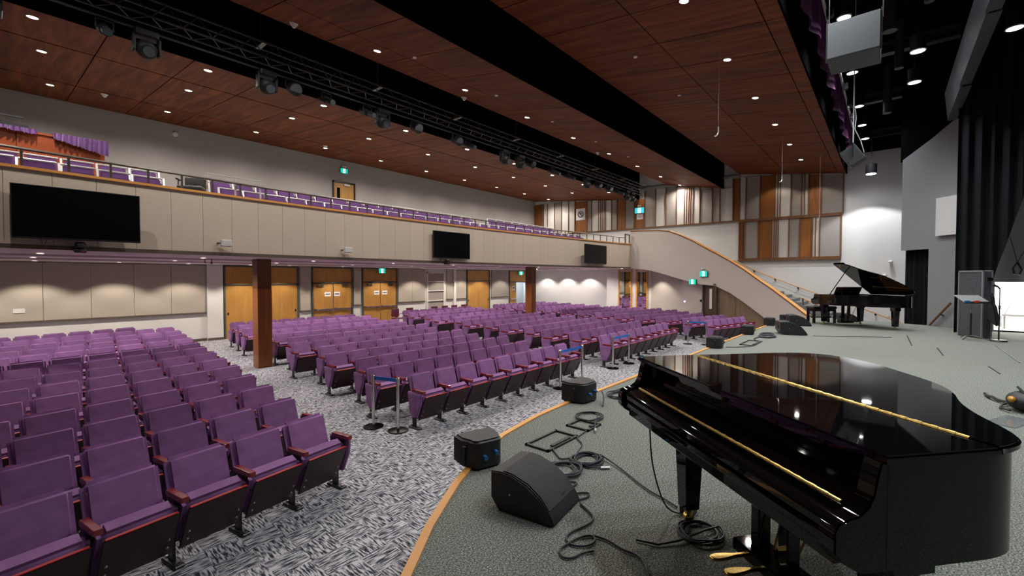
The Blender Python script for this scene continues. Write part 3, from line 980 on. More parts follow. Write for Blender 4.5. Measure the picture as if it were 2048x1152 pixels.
# left block: right-hand ends stand on the aisle, rows swing towards the stage on the left
lx = [2.60, 2.69, 2.79, 2.89, 3.01, 3.10, 3.20, 3.29, 3.39, 3.51, 3.64, 3.77, 3.85, 3.0]
ly = [4.99, 5.99, 7.0, 8.0, 9.08, 10.1, 11.1, 12.15, 13.07, 14.2, 15.35, 16.5, 17.7, 18.62]
for r_, (x, y) in enumerate(zip(lx, ly)):
    a = R(9.5 + .25 * r_)
    n = [5, 5, 6, 6, 6, 6, 7, 7, 7, 7, 7, 7, 8, 6][r_]
    d_ = n * .556
    seat_row(x - d_ * math.cos(a), y - d_ * math.sin(a), x, y, 'left', r_ + 1, n=n, from_right=True, ends=(False, True))
# far right block, mirrored
fl = [(17.45, 5.10), (17.75, 6.05), (17.62, 7.10), (17.78, 8.10), (17.88, 9.12), (17.92, 10.1), (18.3, 11.3), (18.6, 12.5), (18.8, 13.6), (19.0, 14.7), (19.2, 15.8), (19.3, 16.9), (19.4, 17.9)]
fr = [(20.35, 4.36), (20.86, 5.24), (21.28, 6.32), (21.72, 7.12), (22.5, 7.95), (22.95, 8.95), (23.3, 10.1), (23.45, 11.5), (23.45, 12.9), (23.7, 14.1), (24.0, 15.3), (24.2, 16.5), (24.3, 17.5)]
for r_, (a, c) in enumerate(zip(fl, fr)):
    seat_row(a[0], a[1], c[0], c[1], 'far-right', r_ + 1)


SEATS = [s_ for s_ in SEATS if not (abs(s_[0] - 16.93) < .46 and abs(s_[1] - 13.25) < .62)]


def visible_px(x, y, z=.75):
    v = Vector((x, y, z)) - EYE
    dpt_ = v.dot(fwd)
    return 1024 + 880 * v.dot(rgt) / dpt_, dpt_


SEATS.sort(key=lambda s_: math.hypot(s_[0], s_[1]))
NEAR, FAR = SEATS[:300], SEATS[300:]
ROWNAME = {'left': 'the left block', 'centre-left': 'the centre-left block', 'centre-right': 'the centre-right block', 'far-right': 'the far-right block'}
for (x, y, ang, block, row, idx, cnt, first, last, sp) in NEAR:
    side = 'right' if block == 'left' else 'left'
    lab = 'purple tip-up seat, %s from the %s end, %s row of %s' % (nth(idx), side, nth(row), ROWNAME[block])
    t = thing('theatre_seat', lab, 'seat', (x, y, 0), ang, 'purple auditorium seats in ' + ROWNAME[block])
    near = math.hypot(x, y) < 11
    prt = {}
    for n_, dx in seat_parts(first, last, sp):
        o = link(n_, SM[n_], t, (dx, 0, 0))
        if dx == 0.0: o.scale.x = sp / .532
        prt[n_] = o
        if near and n_ == 'foot_plate':
            link('bolts', SM['bolts'], o)
        if near and n_ == 'seat_board':
            link('screws', SM['screws'], o)
        if n_ == 'seat_board':
            link('edge_trim', SM['edge_trim'], o)


def joined(name, items):
    """many copies of parts written into one mesh"""
    verts, faces, mi, mats = [], [], [], []
    for mtx, me in items:
        b0 = len(verts)
        verts += [tuple(mtx @ v.co) for v in me.vertices]
        mt = me.materials[0]
        if mt not in mats: mats.append(mt)
        k = mats.index(mt)
        for p_ in me.polygons:
            faces.append([b0 + i for i in p_.vertices]); mi.append(k)
    me = bpy.data.meshes.new(name)
    me.from_pydata(verts, [], faces)
    for mt in mats: me.materials.append(mt)
    me.polygons.foreach_set('material_index', mi)
    o = bpy.data.objects.new(name, me)
    col.objects.link(o)
    return o


items = []
for (x, y, ang, block, row, idx, cnt, first, last, sp) in FAR:
    M = Matrix.Translation((x, y, 0)) @ Matrix.Rotation(ang, 4, 'Z')
    for n_, dx in seat_parts(first, last, sp):
        if n_ in ('foot_plate',): continue
        items.append((M @ Matrix.Translation((dx, 0, 0)), SM[n_]))
if items:
    o = joined('distant_theatre_seats', items)
    tag(o, 'rows of purple tip-up seats furthest from the stage, seen small', 'seats')
    o['kind'] = 'stuff'

# row letter on the second centre-left row
t = bpy.data.curves.new('row_letter', 'FONT'); t.body = 'D'; t.size = .11; t.align_x = 'CENTER'
lt = bpy.data.objects.new('row_letter_tmp', t); col.objects.link(lt)
bpy.context.view_layer.update()
me = bpy.data.meshes.new_from_object(lt.evaluated_get(bpy.context.evaluated_depsgraph_get()))
bpy.data.objects.remove(lt)
me.materials.clear(); me.materials.append(MATS['paper'])
first2 = [o for o in bpy.data.objects if o.name.startswith('theatre_seat') and 'first from the left end, second row of the centre-left' in o.get('label', '')]
if first2:
    o = link('row_letter', me, first2[0], (-.30 - .03 + .02, -.06, .11)); o.rotation_euler = (R(90), 0, R(-20)); o['label'] = 'white row letter D on the pedestal'

# maroon stacking chairs along the back
def stack_chair(x, y, rz, lab):
    t = thing('stacking_chair', lab, 'chair', (x, y, 0), rz, 'maroon padded chairs along the back wall')
    mb = MB(); mb.box((0, .2, .72), (.44, .05, .40), None, .024, 3); mb.build('backrest', 'maroon_vinyl', t, smooth=True)
    mb = MB(); mb.box((0, -.02, .46), (.46, .44, .06), None, .024, 3); mb.build('seat', 'maroon_vinyl', t, smooth=True)
    for sx in (-1, 1):
        for sy in (-.2, .2):
            mb = MB(); mb.cyl((sx * .22, sy, 0), (sx * .21, sy * .95, .45), .012, n=8); mb.build('leg', 'black_steel', t)
        mb = MB(); mb.tube([(sx * .24, .2, .6), (sx * .25, .15, .66), (sx * .25, -.15, .66), (sx * .24, -.2, .45)], .013); mb.build('arm', 'black_steel', t)


for i, (x, y) in enumerate(((12.95, 18.55), (13.9, 18.65), (15.5, 18.6), (16.25, 18.6), (16.95, 18.6), (17.7, 18.6))):
    stack_chair(x, y, R(0), ['leftmost maroon padded chair, before the second push-bar double door', 'maroon padded chair, second from the left along the back wall',
                'maroon padded chair in front of the shelf unit, left one', 'maroon padded chair in front of the shelf unit, right one',
                'maroon padded chair just right of the shelf unit', 'rightmost maroon padded chair beside the closet doors'][i])

# balcony seats: silver frames with purple panels
BM = {}
mb = bx(MB(), (0, .10, .60), (.44, .05, .46), -12, .015, 2); BM['backrest'] = mb.mesh('backrest', 'velvet_deep', True)
mb = bx(MB(), (0, -.10, .50), (.42, .05, .42), -8, .015, 2); BM['seat'] = mb.mesh('seat', 'velvet_deep', True)
mb = MB(); mb.box((0, .145, .85), (.50, .05, .035), None, .008, 1); BM['top_bar'] = mb.mesh('top_bar', 'silver_frame')
mb = MB(); mb.prism([(-.12, 0), (-.06, 0), (.16, .86), (.10, .86)], .035, axis='x', base=-.0175); BM['side_frame'] = mb.mesh('side_frame', 'silver_frame')


def balcony_row(xs, fy, z, row_name):
    n = len(xs)
    for i, x in enumerate(xs):
        y = fy(x)
        t = thing('balcony_chair', 'silver-framed purple chair, %s from left, %s' % (nth(i + 1), row_name), 'seat', (x, y, z), 0, 'silver-framed seats in ' + row_name)
        for n_ in ('backrest', 'seat', 'top_bar'):
            link(n_, BM[n_], t)
        link('side_frame', BM['side_frame'], t, (-.27, 0, 0))
        if i == n - 1: link('side_frame', BM['side_frame'], t, (.27, 0, 0))


balcony_row([0.0 + .55 * k for k in range(5)], lambda x: arc(x) + .95, 3.85, 'balcony front row left of aisle')
balcony_row([3.85 + .55 * k for k in range(30)], lambda x: arc(x) + .95, 3.85, 'balcony front row right of aisle')
balcony_row([3.85 + .55 * k for k in range(17)], lambda x: 13.2, 4.15, 'second balcony row left bank')
balcony_row([14.2 + .55 * k for k in range(9)], lambda x: 13.2, 4.20, 'second balcony row right bank')
balcony_row([0.1 + .55 * k for k in range(5)], lambda x: 13.2, 4.15, 'second balcony row before booth')

# office chair on the balcony by the aisle
t = thing('office_chair', 'dark grey office chair on the balcony at the aisle gap', 'chair', (2.98, 12.25, 3.92), R(-30))
mb = MB(); mb.box((0, 0, .62), (.48, .46, .08), None, .03, 3); mb.build('seat', 'chair_grey', t, smooth=True)
mb = MB(); mb.box((0, .24, .80), (.44, .06, .26), None, .028, 3); mb.build('backrest', 'chair_grey', t, smooth=True)
mb = MB(); mb.cyl((0, 0, .1), (0, 0, .6), .03); mb.box((0, .22, .66), (.06, .04, .2)); mb.build('stem', 'black_steel', t)
for k in range(5):
    a = k * 2 * math.pi / 5
    mb = MB(); mb.cyl((0, 0, .12), (.28 * math.cos(a), .28 * math.sin(a), .06), .02, n=8); mb.ball((.28 * math.cos(a), .28 * math.sin(a), .03), .03, u=8, v=6); mb.build('leg', 'black_steel', t)
for sx in (-1, 1):
    mb = MB(); mb.box((sx * .27, 0, .82), (.05, .26, .03), None, .01, 1); mb.cyl((sx * .27, 0, .6), (sx * .27, 0, .81), .014, n=8); mb.build('arm', 'chair_grey', t)

# sound booth with purple cloth
t = thing('sound_booth', 'red-brown wooden sound booth front on the balcony', 'booth', (-.2, 13.8, 4.4))
for k in range(3):
    mb = MB(); mb.span((-2.2 + k * 1.36 + .004, -.03, -.2), (-2.2 + (k + 1) * 1.36 - .004, .03, 1.13), bevel=.003, seg=1); mb.build('panel', 'booth_wood', t)
mb = MB(); mb.span((-2.22, -.06, 1.13), (1.90, .6, 1.17)); mb.build('top', 'booth_wood', t)
mb = MB(); mb.span((-2.2, .03, -.2), (1.88, .55, 1.13)); mb.build('body', 'black_void', t)
t = thing('mixing_console', 'black mixing console on top of the sound booth', 'console', (-.75, 14.05, 5.57))
mb = MB(); mb.prism([(-.25, 0), (.35, 0), (.35, .24), (-.25, .12)], 2.6, axis='x', base=-1.35, bevel=.01); mb.build('body', 'black_plastic', t)
mb = MB()
for k in range(14): mb.box((-1.2 + k * .17, .05, .19), (.06, .3, .02), rotx(11))
mb.build('fader_strips', 'chair_grey', t)
mb = MB(); mb.span((.3, .2, .36), (1.2, .25, .39)); mb.build('meter_bridge', 'chair_grey', t)


def draped(name, lab, x0, x1, drop0, drop1, y=13.72, z=5.6):
    mb = MB()
    nxp = 40
    low, mid, hi = [], [], []
    for k in range(nxp + 1):
        t_ = k / nxp
        x = lerp(x0, x1, t_)
        wv = math.sin(k * 1.7) * .03
        dz = lerp(drop0, drop1, t_) + .02 * math.sin(k * 2.3)
        hi.append((x, y + .55, z)); mid.append((x, y - .02 + wv * .3, z + .012)); low.append((x + wv * .5, y - .06 + wv, z - dz))
    mb.strip(low, mid); mb.strip(mid, hi)
    return tag(mb.build(name, 'purple_cloth', smooth=True), lab, 'cloth')


draped('purple_cloth', 'purple cloth draped over the right end of the sound booth', .85, 1.74, .12, .34)
draped('purple_cloth', 'purple cloth bundled along the middle of the booth top', -.2, .62, .06, .10)
# =================================================================== grand pianos
OUT = [(0, 0), (0, .95), (.03, 1.13), (.12, 1.24), (.26, 1.27), (.45, 1.25), (.63, 1.18), (.87, 1.09), (1.015, .99), (1.135, .845), (1.285, .71), (1.42, .625), (1.50, .565), (1.545, .50), (1.566, .41), (1.566, .30), (1.566, 0)]


def smooth_outline(pts, keep, it=2):
    """Chaikin corner cutting, leaving the listed corners sharp"""
    for _ in range(it):
        out = []
        n = len(pts)
        for i in range(n):
            p, q_ = pts[i], pts[(i + 1) % n]
            if p in keep:
                out.append(p)
            a = (p[0] * .75 + q_[0] * .25, p[1] * .75 + q_[1] * .25)
            b_ = (p[0] * .25 + q_[0] * .75, p[1] * .25 + q_[1] * .75)
            if p in keep and q_ in keep: continue
            if p not in keep: out.append(a)
            if q_ not in keep: out.append(b_)
        res = []
        for p in out:
            if not res or (abs(p[0] - res[-1][0]) + abs(p[1] - res[-1][1])) > 1e-4: res.append(p)
        pts = res
    return pts


def grand_piano(name, label, origin, ang, width, length, lid_angle, zl=.97, detail=True):
    su, sv = width / 1.566, length / 1.27
    base = [(u * su, v * sv) for u, v in OUT]
    keep = [base[0], base[-1]]
    out = smooth_outline(base, keep)
    W = width
    t = thing(name, label, 'piano', origin, ang)

    def inset(pts, d):
        n = len(pts)
        res = []
        for i in range(n):
            p, a, c = Vector(pts[i]), Vector(pts[i - 1]), Vector(pts[(i + 1) % n])
            e1, e2 = (p - a).normalized(), (c - p).normalized()
            n1, n2 = Vector((e1.y, -e1.x)), Vector((e2.y, -e2.x))
            nn = (n1 + n2)
            nn = nn.normalized() / max(.45, math.cos(n1.angle(n2) / 2)) if nn.length > 1e-6 else n1
            q_ = p + nn * d
            res.append((q_.x, q_.y))
        return res
    rim_o = inset(out, .018)
    # the case wall
    zb, zt = zl - .345, zl - .028
    rim_i = inset(out, .075)
    mb = MB()
    n = len(rim_o)
    o_lo = [mb.bm.verts.new((x, y, zb)) for x, y in rim_o]; o_hi = [mb.bm.verts.new((x, y, zt)) for x, y in rim_o]
    i_lo = [mb.bm.verts.new((x, y, zb)) for x, y in rim_i]; i_hi = [mb.bm.verts.new((x, y, zt)) for x, y in rim_i]
    for i in range(n - 1):
        j = i + 1
        mb.bm.faces.new((o_lo[i], o_lo[j], o_hi[j], o_hi[i])); mb.bm.faces.new((i_lo[j], i_lo[i], i_hi[i], i_hi[j]))
        mb.bm.faces.new((o_hi[i], o_hi[j], i_hi[j], i_hi[i])); mb.bm.faces.new((o_lo[j], o_lo[i], i_lo[i], i_lo[j]))
    for i in (0, n - 1):
        mb.bm.faces.new((o_lo[i], o_hi[i], i_hi[i], i_lo[i]))
    mb.build('rim', 'piano_black', t, smooth=True)
    mb = MB(); mb.prism(rim_i, .02, base=zb + .005); mb.build('bottom_board', 'piano_black', t)
    # cheeks: the arms that run forward of the case and curve down
    prof = [(.026, zb), (.026, zt), (.0, zt), (-.012, zt - .04), (-.022, zt - .09), (-.04, zt - .125), (-.07, zt - .148), (-.105, zt - .155), (-.135, zt - .165), (-.15, zt - .185), (-.15, zt - .25), (-.13, zt - .275), (-.06, zb)]
    for u0 in (.018, W - .075):
        mb = MB(); mb.prism(prof, .057, axis='x', base=u0, bevel=.004, seg=2); mb.build('cheek', 'piano_black', t, smooth=True)
    # keybed, key slip, fallboard
    mb = MB(); mb.span((.07, -.10, zb + .0), (W - .07, .28, zb + .075), bevel=.004, seg=1); mb.build('keybed', 'piano_black', t)
    mb = MB(); mb.span((.075, -.128, zb + .06), (W - .075, -.09, zt - .225), bevel=.006); mb.build('key_slip', 'piano_black', t)
    mb = MB(); mb.prism([(.09, zt - .10), (.035, zt - .10), (-.045, zt - .148), (-.045, zt - .165), (.09, zt - .165)], W - .16, axis='x', base=.08); mb.build('fallboard', 'piano_black', t)
    mb = MB(); mb.prism([(-.047, zt - .150), (-.09, zt - .162), (-.118, zt - .17), (-.132, zt - .184), (-.132, zt - .205), (-.118, zt - .215), (-.047, zt - .19)], W - .16, axis='x', base=.08)
    fl = mb.build('fallboard_lip', 'piano_black', t, smooth=True)
    mb = MB(); mb.cyl((.10, -.046, zt - .148), (W - .10, -.046, zt - .148), .0055, n=8)
    k = .10
    while k < W - .12:
        mb.cyl((k, -.046, zt - .148), (k + .022, -.046, zt - .148), .0068, n=8); k += .05
    mb.build('fallboard_hinge', 'brass', t)
    mb = MB(); mb.span((.075, .10, zt - .14), (W - .075, .115, zt - .002)); mb.build('front_board', 'piano_black', t)
    mb = MB(); mb.span((.085, .055, zt - .105), (W - .085, .10, zt - .085), bevel=.004, seg=1); mb.build('fallboard_rail', 'piano_black', t)
    # lid in two leaves with a long brass hinge
    vf = .385 * sv if lid_angle == 0 else .385
    left = [p for p in out if p[1] >= vf]
    # split outline
    u_hi = max(p[0] for p in out)
    flap = [(-.006, -.012), (-.006, vf - .002), (u_hi + .006, vf - .002), (u_hi + .006, -.012)]
    body = [(-.006, vf + .002)] + [p for p in out if p[1] > vf + .004] + [(u_hi + .006, vf + .002)]
    lid_h = .026
    if lid_angle == 0:
        mb = MB(); mb.prism(body, lid_h, base=zl - lid_h, bevel=.007, seg=3); mb.build('lid', 'piano_black', t, smooth=True)
        mb = MB(); mb.prism(flap, lid_h, base=zl - lid_h, bevel=.007, seg=3); mb.build('lid_flap', 'piano_black', t, smooth=True)
        mb = MB(); mb.cyl((.03, vf, zl + .0005), (W - .075, vf, zl + .0005), .0060, n=8)
        k = .03
        while k < W - .10:
            mb.cyl((k, vf, zl + .0005), (k + .024, vf, zl + .0005), .0074, n=8); k += .05
        mb.build('lid_hinge', 'brass', t)
    else:
        rot = Matrix.Rotation(-R(lid_angle), 4, 'Y')
        piv = Matrix.Translation((0, 0, zl - lid_h))
        mb = MB(); mb.prism(body, lid_h, base=0, bevel=.006, seg=2); o = mb.build('lid', 'piano_black', t, smooth=True)
        o.matrix_basis = piv @ rot
        mb = MB(); mb.prism([(u, 2 * vf - v) for u, v in flap], lid_h, base=lid_h + .004, bevel=.006, seg=2); o = mb.build('lid_flap', 'piano_black', t, smooth=True)
        o.matrix_basis = piv @ rot
        a = Vector((W - .06, .62 * 1, zl - .03))
        b_ = piv @ rot @ Vector((W * .80, vf + .25, 0))
        mb = MB(); mb.cyl(a, b_, .013, n=8); mb.build('prop_stick', 'piano_black', t)
        plate = inset(out, .09)
        mb = MB(); mb.prism([p for p in plate if p[1] > .30] , .02, base=zl - .16); mb.build('iron_plate', 'bronze_plate', t)
        for k_ in range(4):
            u0 = .22 + k_ * .30
            vend = length * (.86, .84, .62, .5)[k_]
            mb = MB(); mb.cyl((u0, .42, zl - .12), (u0 * .8, vend, zl - .12), .018, n=6); mb.build('plate_strut', 'bronze_plate', t)
        mb = MB(); mb.prism([(.36, zl - .04), (.39, zl - .04), (.52, zl + .20), (.49, zl + .20)], W * .52, axis='x', base=W * .24, bevel=.004, seg=1); mb.build('music_desk', 'piano_black', t)
        mb = MB(); mb.cyl((.0, vf, zl - .01), (.0, length * .75, zl - .01), .008, n=8); mb.build('lid_hinge', 'brass', t)
    # legs
    for (u, v) in ((.19 * su, .23), (W - .19 * su, .23), (.42 * su, length - .30)):
        mb = MB()
        r = bmesh.ops.create_cone(mb.bm, cap_ends=True, segments=4, radius1=.060 + (.014 if lid_angle else 0), radius2=.088 + (.014 if lid_angle else 0), depth=zb - .09)
        bmesh.ops.rotate(mb.bm, cent=(0, 0, 0), matrix=Matrix.Rotation(R(45), 3, 'Z'), verts=r['verts'])
        bmesh.ops.translate(mb.bm, vec=(u, v, .09 + (zb - .09) / 2), verts=r['verts'])
        mb.span((u - .085, v - .085, zb - .10), (u + .085, v + .085, zb + .01), bevel=.008, seg=1)
        lg = mb.build('leg', 'piano_black', t)
        mb = MB(); mb.cyl((u - .014, v, .03), (u + .014, v, .03), .03, n=14); mb.cyl((u, v, .04), (u, v, .10), .022, n=10); mb.build('caster', 'brass', lg)
    # pedal lyre
    lc = W * .49
    mb = MB()
    for du in (-.105, .075):
        mb.span((lc + du - .03, .30, .10), (lc + du + .03, .37, zb + .01), bevel=.006, seg=1)
    mb.span((lc - .22, .26, .055), (lc + .20, .42, .12), bevel=.008, seg=1)
    ly = mb.build('pedal_lyre', 'piano_black', t)
    for du in (-.12, -.01, .10):
        mb = MB(); mb.prism([(-.027, -.095), (-.024, -.115), (-.012, -.13), (.012, -.13), (.024, -.115), (.027, -.095), (.023, -.05), (.012, .0), (.013, .09), (-.013, .09), (-.012, .0), (-.023, -.05)], .018, base=0, bevel=.006, seg=2)
        o = mb.build('pedal', 'brass', ly, loc=(lc + du, .205, .075), smooth=True)
        mb = MB(); mb.box((lc + du + .022, .262, .075), (.005, .004, .035)); mb.build('felt', 'red_plastic', ly)
    mb = MB(); mb.cyl((lc + .03, .39, .11), (lc + .12, .60, zb + .01), .007, n=8); mb.cyl((lc - .08, .39, .11), (lc - .16, .60, zb + .01), .007, n=8); mb.build('lyre_rod', 'brass', ly)
    return t


grand_piano('grand_piano', 'glossy black closed grand piano with gold hinges close to camera', (2.626, 1.183, S), math.atan2(-.763, -.648), 1.566, 1.27, 0)
grand_piano('grand_piano', 'black concert grand piano with propped open lid at far stage', (17.85, .643, S), math.atan2(.7606, -.649), 1.50, 2.04, 38)

# bench at the far piano
t = thing('piano_bench', 'black padded piano bench in front of the open grand piano', 'bench', (17.35, 1.62, S), math.atan2(.7606, -.649))
mb = MB(); mb.box((0, 0, .49), (.78, .38, .10), None, .045, 3); mb.build('cushion', 'bag_black', t, smooth=True)
mb = MB(); mb.span((-.36, -.16, .38), (.36, .16, .45)); mb.build('apron', 'piano_black', t)
for sx in (-.33, .33):
    for sy in (-.14, .14):
        mb = MB(); mb.span((sx - .03, sy - .03, 0), (sx + .03, sy + .03, .40)); mb.build('leg', 'piano_black', t)
mb = MB(); mb.span((-.33, -.015, .16), (.33, .015, .20)); mb.build('stretcher', 'piano_black', t)


# =================================================================== loudspeakers and stage gear
def wedge(label, x, y, rz, w_=.38, sc=1.0):
    t = thing('floor_monitor', label, 'speaker', (x, y, S - .012), rz, 'wedge monitors on the stage floor')
    pr = [(.224, .072), (.224, .240), (.15, .250), (.07, .245), (-.045, .208), (-.133, .148), (-.20, .07), (-.228, .02), (-.215, 0), (.17, 0)]
    pr = [(a * sc, b_ * sc) for a, b_ in pr]
    w_ *= sc
    mb = MB(); mb.prism(pr, w_, axis='x', base=-w_ / 2, bevel=.008 * sc, seg=3); mb.build('cabinet', 'black_plastic', t, smooth=True)
    g = [(.14, .252), (.07, .2475), (-.045, .2105), (-.133, .1505), (-.19, .082)]
    mb = MB(); mb.strip([(-w_ / 2 + .018 * sc, a * sc, b_ * sc) for a, b_ in g], [(w_ / 2 - .018 * sc, a * sc, b_ * sc) for a, b_ in g], thick=(0, -.003, .003)); mb.build('grille', 'grille_black', t, smooth=True)
    mb = MB(); mb.box((w_ * .12, -.178 * sc, .102 * sc), (.06 * sc, .014 * sc, .003), rotx(45)); mb.build('name_plate', 'black_steel', t)
    for sx in (-1, 1):
        mb = MB(); mb.cyl((sx * (w_ / 2 + .001), .08 * sc, .12 * sc), (sx * (w_ / 2 - .01), .08 * sc, .12 * sc), .006 * sc, n=10); mb.build('screw', 'screw_steel', t)
    mb = MB(); mb.cyl((-.04 * sc, .2245 * sc, .14 * sc), (-.04 * sc, .20 * sc, .14 * sc), .035 * sc, n=14); mb.build('rear_port', 'black_void', t)
    return t


def front_fill(label, x, y, rz, w_=.40, d=.30, h=.32, plugs='blue_plastic'):
    """small cabinet at the stage lip, wide face to the audience (+y), rounded back to the stage"""
    t = thing('front_fill_speaker', label, 'speaker', (x, y, S - .012), rz, 'small speakers along the stage edge')
    pl = [(-w_ / 2, d / 2), (w_ / 2, d / 2), (w_ / 2, d * .05)]
    for k in range(7):
        a = k / 6 * math.pi / 2
        pl.append((w_ * .27 + w_ * .20 * math.cos(a) - w_ * .06, -d * .18 - d * .32 * math.sin(a)))
    for k in range(7):
        a = math.pi / 2 + k / 6 * math.pi / 2
        pl.append((-w_ * .27 + w_ * .20 * math.cos(a) + w_ * .06, -d * .18 - d * .32 * math.sin(a)))
    pl.append((-w_ / 2, d * .05))
    mb = MB(); mb.prism(pl, h, base=.0, bevel=.018, seg=3); mb.build('cabinet', 'black_plastic', t, smooth=True)
    mb = MB(); mb.span((-w_ / 2 + .02, d / 2 - .004, .02), (w_ / 2 - .02, d / 2 + .008, h - .02)); mb.build('grille', 'grille_black', t)
    for i, dx in enumerate((-.045, .055)):
        mb = MB(); mb.cyl((dx, -d / 2 + .01, h * .46 + .02 * i), (dx, -d / 2 - .035, h * .44 + .02 * i), .017, n=10); mb.build('connector', plugs, t)
    for sx in (-1, 1):
        mb = MB(); mb.box((sx * (w_ * .455), -d * .08, h * .36), (.016, .014, h * .62), Matrix.Rotation(R(sx * 12), 3, 'Z'), .004, 1); mb.box((sx * w_ * .46, -d * .08, h * .68), (.02, .035, .04), None, .006, 1); mb.build('bracket', 'black_steel', t)
    return t


wedge('large black wedge monitor nearest the camera, on the left stage carpet', 2.26, 1.725, R(8), .385)
wedge('black wedge monitor at mid stage beside a pile of cables', 13.45, 1.90, R(22), .40, 1.35)
wedge('black wedge monitor at the foot of the stair parapet cap', 16.1, 2.08, R(18), .46, 1.3)
wedge('black box monitor against the parapet, left of the bench', 16.9, 2.42, R(60), .40, 1.0)
wedge('dark monitor half hidden behind the open piano lyre', 18.6, 1.0, R(30), .46, 1.1)
front_fill('small black speaker on the stage edge beside the big wedge monitor', 2.49, 2.455, R(-16), .34, .27, .225)
front_fill('small black speaker on the stage edge with two blue plugs', 4.56, 2.79, R(-4), .40, .29, .235)
front_fill('small black speaker on the far stage edge by the right barrier', 9.82, 2.74, R(4), .36, .28, .235, 'black_steel')
front_fill('small black speaker on the far stage edge by the last front row seat', 12.65, 2.74, R(4), .36, .28, .24, 'black_steel')
front_fill('small black speaker where the stage edge meets the walnut panelling', 15.45, 2.74, R(4), .38, .28, .24, 'black_steel')


def floor_box(label, x0, y0, x1, y1, group='floor box frames'):
    t = thing('floor_box', label, 'floor box', ((x0 + x1) / 2, (y0 + y1) / 2, S - .012), 0, group)
    cx, cy = (x0 + x1) / 2, (y0 + y1) / 2
    fw_ = .022
    mb = MB()
    mb.span((x0 - cx, y0 - cy, 0), (x1 - cx, y0 - cy + fw_, .018)); mb.span((x0 - cx, y1 - cy - fw_, 0), (x1 - cx, y1 - cy, .018))
    mb.span((x0 - cx, y0 - cy, 0), (x0 - cx + fw_, y1 - cy, .018)); mb.span((x1 - cx - fw_, y0 - cy, 0), (x1 - cx, y1 - cy, .018)); mb.build('frame', 'black_steel', t)
    mb = MB(); mb.span((x0 - cx + .1, y0 - cy + .02, .012), (x1 - cx - .1, y0 - cy + .055, .026)); mb.build('cable_flap', 'black_plastic', t)


floor_box('large black rectangular floor box frame behind the big wedge monitor', 3.0, 2.155, 3.475, 2.41)
floor_box('smaller black floor box frame nearer the stage edge', 3.65, 2.155, 3.90, 2.41)
floor_box('far black floor box frame beyond the closed piano', 10.55, 2.16, 11.40, 2.45)


def cable(label, pts, r=.0065, tips=(), nxt='cable', group='black cables on the stage carpet', smooth_it=2):
    pts = [Vector((p[0], p[1], (p[2] if len(p) > 2 else S + r - .012 + .004))) for p in pts]
    for _ in range(smooth_it):
        q_ = [pts[0]]
        for a, b_ in zip(pts[:-1], pts[1:]):
            q_ += [a * .75 + b_ * .25, a * .25 + b_ * .75]
        q_.append(pts[-1]); pts = q_
    o0 = pts[0].copy()
    t = thing('cable', label, 'cable', o0, 0, group)
    mb = MB(); mb.tube([p - o0 for p in pts], r); mb.build('cord', nxt, t, smooth=True)
    for e in tips:
        a, b_ = (pts[0], pts[1]) if e == 0 else (pts[-1], pts[-2])
        d_ = (a - b_).normalized()
        mb = MB(); mb.cyl(a - o0, a + d_ * .07 - o0, .010, n=8); mb.build('plug', 'cable_tip', t)
    return t


def coil(label, x, y, r0, turns, tail=(), tips=(), seed=1, sq=.85, rad=.0065):
    rnd = random.Random(seed)
    pts = []
    for k in range(int(turns * 14)):
        a = k / 14 * 2 * math.pi
        rr = r0 * (1 + .10 * math.sin(k * .37 + seed)) + rnd.uniform(-.012, .012)
        ox, oy = .02 * math.sin(k / 14 * 1.3), .02 * math.cos(k / 14 * 1.9)
        pts.append((x + ox + rr * math.cos(a), y + oy + sq * rr * math.sin(a), S - .004 + (k / (turns * 14)) * .025))
    pts += list(tail)
    return cable(label, pts, rad, tips, smooth_it=1)


coil('tight dark coil of cable right behind the big wedge monitor', 2.78, 1.86, .135, 6, tips=(1,), seed=3, tail=[(2.95, 1.72, S), (3.0, 1.66, S)])
coil('second dark coil of cable by the large floor box', 3.06, 1.82, .125, 6, seed=5, tail=[(3.1, 1.55, S), (2.9, 1.25, S), (2.85, 1.10, S), (2.80, 1.0, S)])
coil('loose cable loops on the small floor box', 4.02, 2.36, .155, 3, tips=(0, 1), seed=8, tail=[(3.85, 2.2, S + .01), (3.72, 2.12, S + .01)])
coil('cable coil beside the small speaker with blue plugs', 5.02, 2.50, .17, 4, seed=11, tail=[(5.3, 2.35, S), (5.4, 2.2, S)])
coil('coiled cable with a white tie under the closed piano', 2.60, .80, .12, 5, seed=13, tail=[(2.35, .9, S), (2.3, 1.05, S)])
coil('heap of cables beside the mid stage monitor', 12.4, 2.25, .30, 5, seed=17, sq=.5, tail=[(11.9, 2.45, S), (11.4, 2.3, S)], rad=.012)
coil('second heap of cables near the far floor box', 12.9, 2.35, .25, 4, seed=19, sq=.5, tail=[(13.2, 2.3, S)], rad=.012)
cable('dark cable snaking from the wedge monitor into a loop on the carpet', [(2.44, 1.50), (2.37, 1.36), (2.31, 1.33), (2.23, 1.34), (2.13, 1.37), (2.05, 1.36), (2.02, 1.29), (2.08, 1.22), (2.16, 1.22), (2.18, 1.27), (2.10, 1.31), (2.02, 1.32), (1.95, 1.33), (1.90, 1.28), (1.93, 1.23), (2.00, 1.22), (2.06, 1.18)], tips=())
cable('dark cable running from the loop to the piano pedals', [(2.18, 1.26), (2.20, 1.17), (2.17, 1.07), (2.18, .98), (2.13, .92), (2.05, .87)])
cable('dark cable leaving the large floor box towards the coils', [(3.35, 2.17), (3.10, 2.20), (2.98, 2.05), (2.93, 1.98), (3.05, 1.93), (3.2, 1.98), (3.34, 2.02), (3.42, 2.15), (3.55, 2.16), (3.68, 2.18)])
